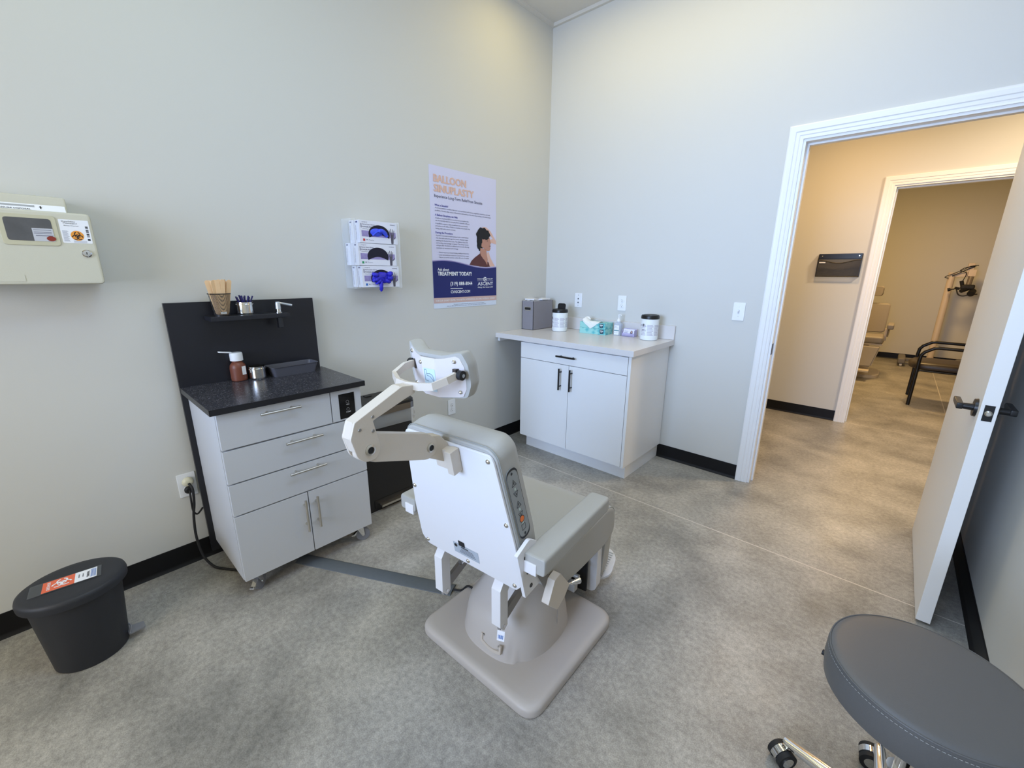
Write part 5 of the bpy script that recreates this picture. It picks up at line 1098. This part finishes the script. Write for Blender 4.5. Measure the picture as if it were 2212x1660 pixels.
for k in range(5):
    an = math.radians(165-72*k); M = Matrix.Rotation(an, 4, 'Z')
    b = nb(); loops = []
    for x, w_, z0, z1 in ((0.025, 0.020, 0.064, 0.104), (0.09, 0.018, 0.066, 0.098), (0.17, 0.015, 0.062, 0.086), (0.215, 0.013, 0.060, 0.078), (0.226, 0.008, 0.063, 0.075)):
        loops.append([(x, w_*math.copysign(abs(math.cos(a))**0.7, math.cos(a)), (z0+z1)/2+(z1-z0)/2*math.copysign(abs(math.sin(a))**0.7, math.sin(a))) for a in [2*PI*i/16 for i in range(16)]])
    loft(b, loops, M); lg = obj('leg', b, chrome_m, t, 60)
    K = M @ Matrix.Translation((0.214, 0, 0)) @ Matrix.Rotation(1.1+0.5*k, 4, 'Z') @ Matrix.Translation((0.012, 0, 0))
    for s in (-1, 1):
        b = nb(); cyl(b, (0, s*0.010, 0.027), (0, s*0.024, 0.027), 0.027, seg=32, M=K)
        wl = obj('castor_wheel', b, rub_m, t, 40)
        b = nb(); cyl(b, (0, s*0.024, 0.027), (0, s*0.0255, 0.027), 0.016, seg=24, M=K); obj('wheel_hub', b, chrome_m, wl)
    b = nb(); loops = []
    for x in (-0.0095, 0.0095): loops.append([(0.0295*math.cos(a), x, 0.027+0.0295*math.sin(a)) for a in [PI*0.02+PI*0.96*i/14 for i in range(15)]]+[(0.018*math.cos(a), x, 0.027+0.018*math.sin(a)) for a in [PI*0.98-PI*0.96*i/14 for i in range(15)]])
    loft(b, loops, K); cyl(b, (-0.012, 0, 0.040), (-0.012, 0, 0.068), 0.006, seg=12, M=K); obj('castor_hood', b, chrome_m, lg, 40)

# ================================================================ CORRIDOR FILE POCKET
t = thing('wall_file_pocket', 'black mesh file pocket on the corridor wall, seen through the doorway', 'file holder', (1.862, 1.968, 1.360))
pm = mat('pocket_mesh', (58, 54, 50), 0.5, alpha=0.58)
b = nb(); box(b, -0.160, 0.160, -0.004, 0, 0.160, 0.205, 0.001); obj('back_strip', b, blk_m, t)
for s in (-1, 1):
    b = nb(); loft(b, [[(s*0.162, 0, 0.200), (s*0.162, -0.010, 0.200), (s*0.162, -0.045, 0.150), (s*0.162, -0.035, 0.002), (s*0.162, 0, 0.002)], [(s*0.157, 0, 0.200), (s*0.157, -0.010, 0.200), (s*0.157, -0.045, 0.150), (s*0.157, -0.035, 0.002), (s*0.157, 0, 0.002)]]); obj('side_frame', b, blk_m, t, smooth=False)
b = nb(); top = [(-0.157+0.314*i/24, 0.150-0.030*math.sin(PI*i/24)**2) for i in range(25)]
for i in range(24): b.faces.new([b.verts.new(v) for v in ((top[i][0], -0.035, 0.004), (top[i+1][0], -0.035, 0.004), (top[i+1][0], -0.045, top[i+1][1]), (top[i][0], -0.045, top[i][1]))])
obj('front_mesh', b, pm, t)
b = nb(); flat(b, rect(-0.157, 0.157, 0.0, 0.16), -0.001, MF(0, 0, -0.001)); obj('back_mesh', b, pm, t)
b = nb(); tube(b, [(x, -0.046, z) for x, z in top], 0.0035, 8); tube(b, [(-0.16, -0.036, 0.004), (0.16, -0.036, 0.004)], 0.004, 8); obj('wire_rim', b, blk_m, t)
b = nb(); box(b, -0.150, -0.095, -0.050, -0.047, 0.118, 0.136, 0.001); ll = obj('label_clip', b, blk_m, t)
b = nb(); flat(b, rect(-0.146, -0.099, 0.122, 0.132), 0.0004, MF(0, 0, -0.0503)); obj('label_card', b, white_i, ll, smooth=False)
for x in (-0.135, 0.135):
    b = nb(); lathe(b, [(0.005, 0), (0.004, 0.002), (0.0001, 0.002)], (x, 0.185, 0), 12, MF(0, 0, -0.004)); obj('screw', b, chrome_m, t)

# ================================================================ FAR ROOM
t = thing('exam_chair', 'grey exam chair in the far room, partly hidden by the door casing', 'exam chair', (2.03, 4.85, 0))
fv = mat('far_chair_vinyl', (150, 144, 138), 0.5); fw = chair_c
def slab(nm, x, y0, y1, z0, z1, m, r_=0.02, tilt=0.0):
    b = nb(); t0 = 1 if z1 > z0 else 1
    pr = rpoly(rect(-x, x, z0, z1), r_*1.5, 5); sh_ = lambda z: (z-z0)*tilt
    loops = [[(px*k, y+sh_(pz_), (z0+z1)/2+(pz_-(z0+z1)/2)*k) for px, pz_ in pr] for y, k in ((y1, 0.94), (y1-0.01, 1.0), (y0+0.015, 1.0), (y0, 0.92))]
    loft(b, loops); return obj(nm, b, m, t, 50)
slab('back_cushion', 0.235, -0.02, 0.09, 0.60, 1.00, fv, 0.03, 0.15)
slab('headrest', 0.13, 0.0, 0.07, 1.10, 1.235, fv, 0.025)
b = nb(); box(b, -0.02, 0.02, 0.06, 0.09, 0.95, 1.18, 0.003); obj('headrest_post', b, fw, t)
b = nb(); box(b, -0.245, 0.245, -0.45, 0.06, 0.49, 0.585, 0.03, seg=4); obj('seat_cushion', b, fv, t)
b = nb(); box(b, -0.25, 0.25, -0.43, 0.08, 0.465, 0.489, 0.004); box(b, 0.235, 0.265, -0.10, 0.05, 0.50, 0.66, 0.004); obj('seat_frame', b, fw, t)
for s in (-1, 1):
    b = nb(); box(b, s*0.285-0.035, s*0.285+0.035, -0.36, 0.05, 0.68, 0.745, 0.015, seg=3); obj('armrest', b, fv, t)
    b = nb(); tube(b, [(s*0.27, -0.02, 0.55), (s*0.28, 0.0, 0.68)], 0.012, 10); obj('arm_support', b, steel_m, t)
b = nb(); loft(b, [[(-0.235, -0.47, 0.455), (0.235, -0.47, 0.455), (0.235, -0.40, 0.455), (-0.235, -0.40, 0.455)], [(-0.18, -0.55, 0.185), (0.18, -0.55, 0.185), (0.18, -0.47, 0.185), (-0.18, -0.47, 0.185)]]); bmesh.ops.bevel(b, geom=b.edges[:], offset=0.015, segments=3, affect='EDGES'); obj('legrest', b, fv, t, 50)
b = nb(); box(b, -0.17, 0.17, -0.66, -0.46, 0.125, 0.150, 0.006); obj('footplate', b, fw, t)
b = nb(); loft(b, [se(0.15, 0.17, 0.045), se(0.13, 0.15, 0.25), se(0.10, 0.11, 0.36), se(0.10, 0.11, 0.47)]); obj('pedestal', b, fw, t, 50)
b = nb(); loft(b, [se(0.28, 0.33, 0.0, 4, 0, -0.03), se(0.28, 0.33, 0.035, 4, 0, -0.03), se(0.265, 0.315, 0.045, 4, 0, -0.03)]); obj('floor_plate', b, fw, t, 50)

t = thing('guest_chair', 'black framed guest chair with armrests in the far room doorway', 'chair', (2.87, 3.475, 0))
bf = mat('chair_frame_black', (16, 15, 15), 0.35); bv = mat('guest_vinyl_brown', (56, 46, 38), 0.4)
for y in (-0.275, 0.275):
    b = nb(); tube(b, smooth_pts([(-0.265, y, 0.0), (-0.262, y, 0.25), (-0.262, y, 0.50)], 3)+[Vector(p) for p in ((-0.258, y, 0.555), (-0.235, y, 0.592), (-0.17, y, 0.638), (-0.155, y, 0.643))]+[Vector((-0.14, y, 0.645)), Vector((0.26, y, 0.64))], 0.0165, 12); obj('front_leg_arm', b, bf, t)
    b = nb(); tube(b, [(0.30, y, 0.0), (0.26, y, 0.42), (0.26, y, 0.64), (0.33, y, 0.86)], 0.015, 12); obj('rear_leg', b, bf, t)
b = nb(); tube(b, [(-0.25, -0.275, 0.385), (-0.25, 0.275, 0.385)], 0.012, 10); tube(b, [(0.26, -0.275, 0.385), (0.26, 0.275, 0.385)], 0.012, 10)
for y in (-0.24, 0.24): tube(b, [(-0.25, y, 0.385), (0.26, y, 0.385)], 0.010, 10)
obj('seat_rail', b, bf, t)
b = nb(); loft(b, [se(0.26, 0.235, 0.392, 4, -0.03), se(0.295, 0.25, 0.405, 4, -0.035), se(0.300, 0.25, 0.44, 4, -0.035), se(0.27, 0.23, 0.468, 4, -0.03), se(0.15, 0.14, 0.475, 4)]); obj('seat', b, bv, t, 60)
b = nb(); box(b, 0.265, 0.315, -0.25, 0.25, 0.52, 0.86, 0.02, seg=3); obj('backrest', b, bv, t)

t = thing('microscope_stand', 'cream floor stand with black examination microscope head in the far room', 'microscope', (2.855, 6.15, 0))
cr_ = mat('stand_cream', (216, 200, 180), 0.4); gr_ = mat('stand_grey', (120, 116, 112), 0.5)
b = nb(); cyl(b, (0, 0, 0.08), (0, 0, 1.43), 0.040, seg=28); obj('column', b, cr_, t)
b = nb(); box(b, -0.30, 0.32, -0.06, 0.06, 0.055, 0.10, 0.01); obj('base_beam', b, gr_, t)
for x in (-0.32, 0.34):
    b = nb(); box(b, x-0.045, x+0.045, -0.30, 0.20, 0.045, 0.13, 0.02, seg=3); ft = obj('base_foot', b, gr_, t)
    for y in (-0.26, 0.16):
        b = nb(); cyl(b, (x-0.015, y, 0.025), (x+0.015, y, 0.025), 0.025, seg=20); obj('castor', b, mat('castor_white', (210, 208, 204), 0.4), ft)
b = nb(); box(b, -0.02, 0.20, -0.025, 0.025, 1.365, 1.425, 0.006); box(b, 0.14, 0.21, -0.04, 0.04, 1.425, 1.56, 0.008); obj('swing_arm', b, cr_, t)
b = nb(); box(b, 0.155, 0.235, -0.12, -0.045, 1.375, 1.47, 0.006); obj('head_block', b, cr_, t)
b = nb(); cyl(b, (0.195, -0.09, 1.37), (0.185, -0.12, 1.25), 0.030, seg=20); obj('neck', b, mat('neck_grey', (120, 110, 100), 0.4), t)
b = nb()
OT = Matrix.Translation((0.075, 0, 0))
box(b, 0.035, 0.18, -0.17, -0.09, 1.19, 1.26, 0.02, OT, 3); cyl(b, (0.06, -0.13, 1.22), (0.03, -0.14, 1.31), 0.022, seg=16, M=OT); cyl(b, (0.11, -0.13, 1.20), (0.05, -0.20, 1.17), 0.028, seg=16, M=OT)
cyl(b, (0.17, -0.13, 1.17), (0.15, -0.20, 1.13), 0.040, seg=18, M=OT); cyl(b, (0.03, -0.14, 1.20), (-0.02, -0.15, 1.21), 0.018, seg=14, M=OT); obj('optic_head', b, rub_m, t)
b = nb(); tube(b, smooth_pts([(0.0, -0.15, 1.19), (0.03, -0.17, 1.12), (0.08, -0.18, 1.10), (0.15, -0.18, 1.12), (0.22, -0.17, 1.13)]), 0.008, 10, M=OT); cyl(b, (-0.075, -0.15, 1.185), (-0.02, -0.15, 1.195), 0.008, seg=10, M=OT); cyl(b, (-0.09, -0.15, 1.180), (-0.06, -0.15, 1.188), 0.024, seg=16, M=OT); obj('grip_handle', b, rub_m, t)
b = nb(); tube(b, smooth_pts([(0.24, -0.05, 1.53), (0.16, -0.08, 1.515), (0.10, -0.07, 1.47), (0.02, -0.06, 1.42), (-0.07, -0.05, 1.365), (-0.03, -0.045, 1.345)]), 0.005, 8); tube(b, smooth_pts([(0.22, -0.05, 1.52), (0.12, -0.06, 1.50), (0.07, -0.06, 1.45), (0.14, -0.06, 1.42), (0.12, -0.07, 1.30)]), 0.005, 8); tube(b, smooth_pts([(0.21, -0.05, 1.51), (0.15, -0.05, 1.48), (0.05, -0.05, 1.41), (0.0, -0.05, 1.38)]), 0.006, 8); obj('cable', b, rub_m, t)
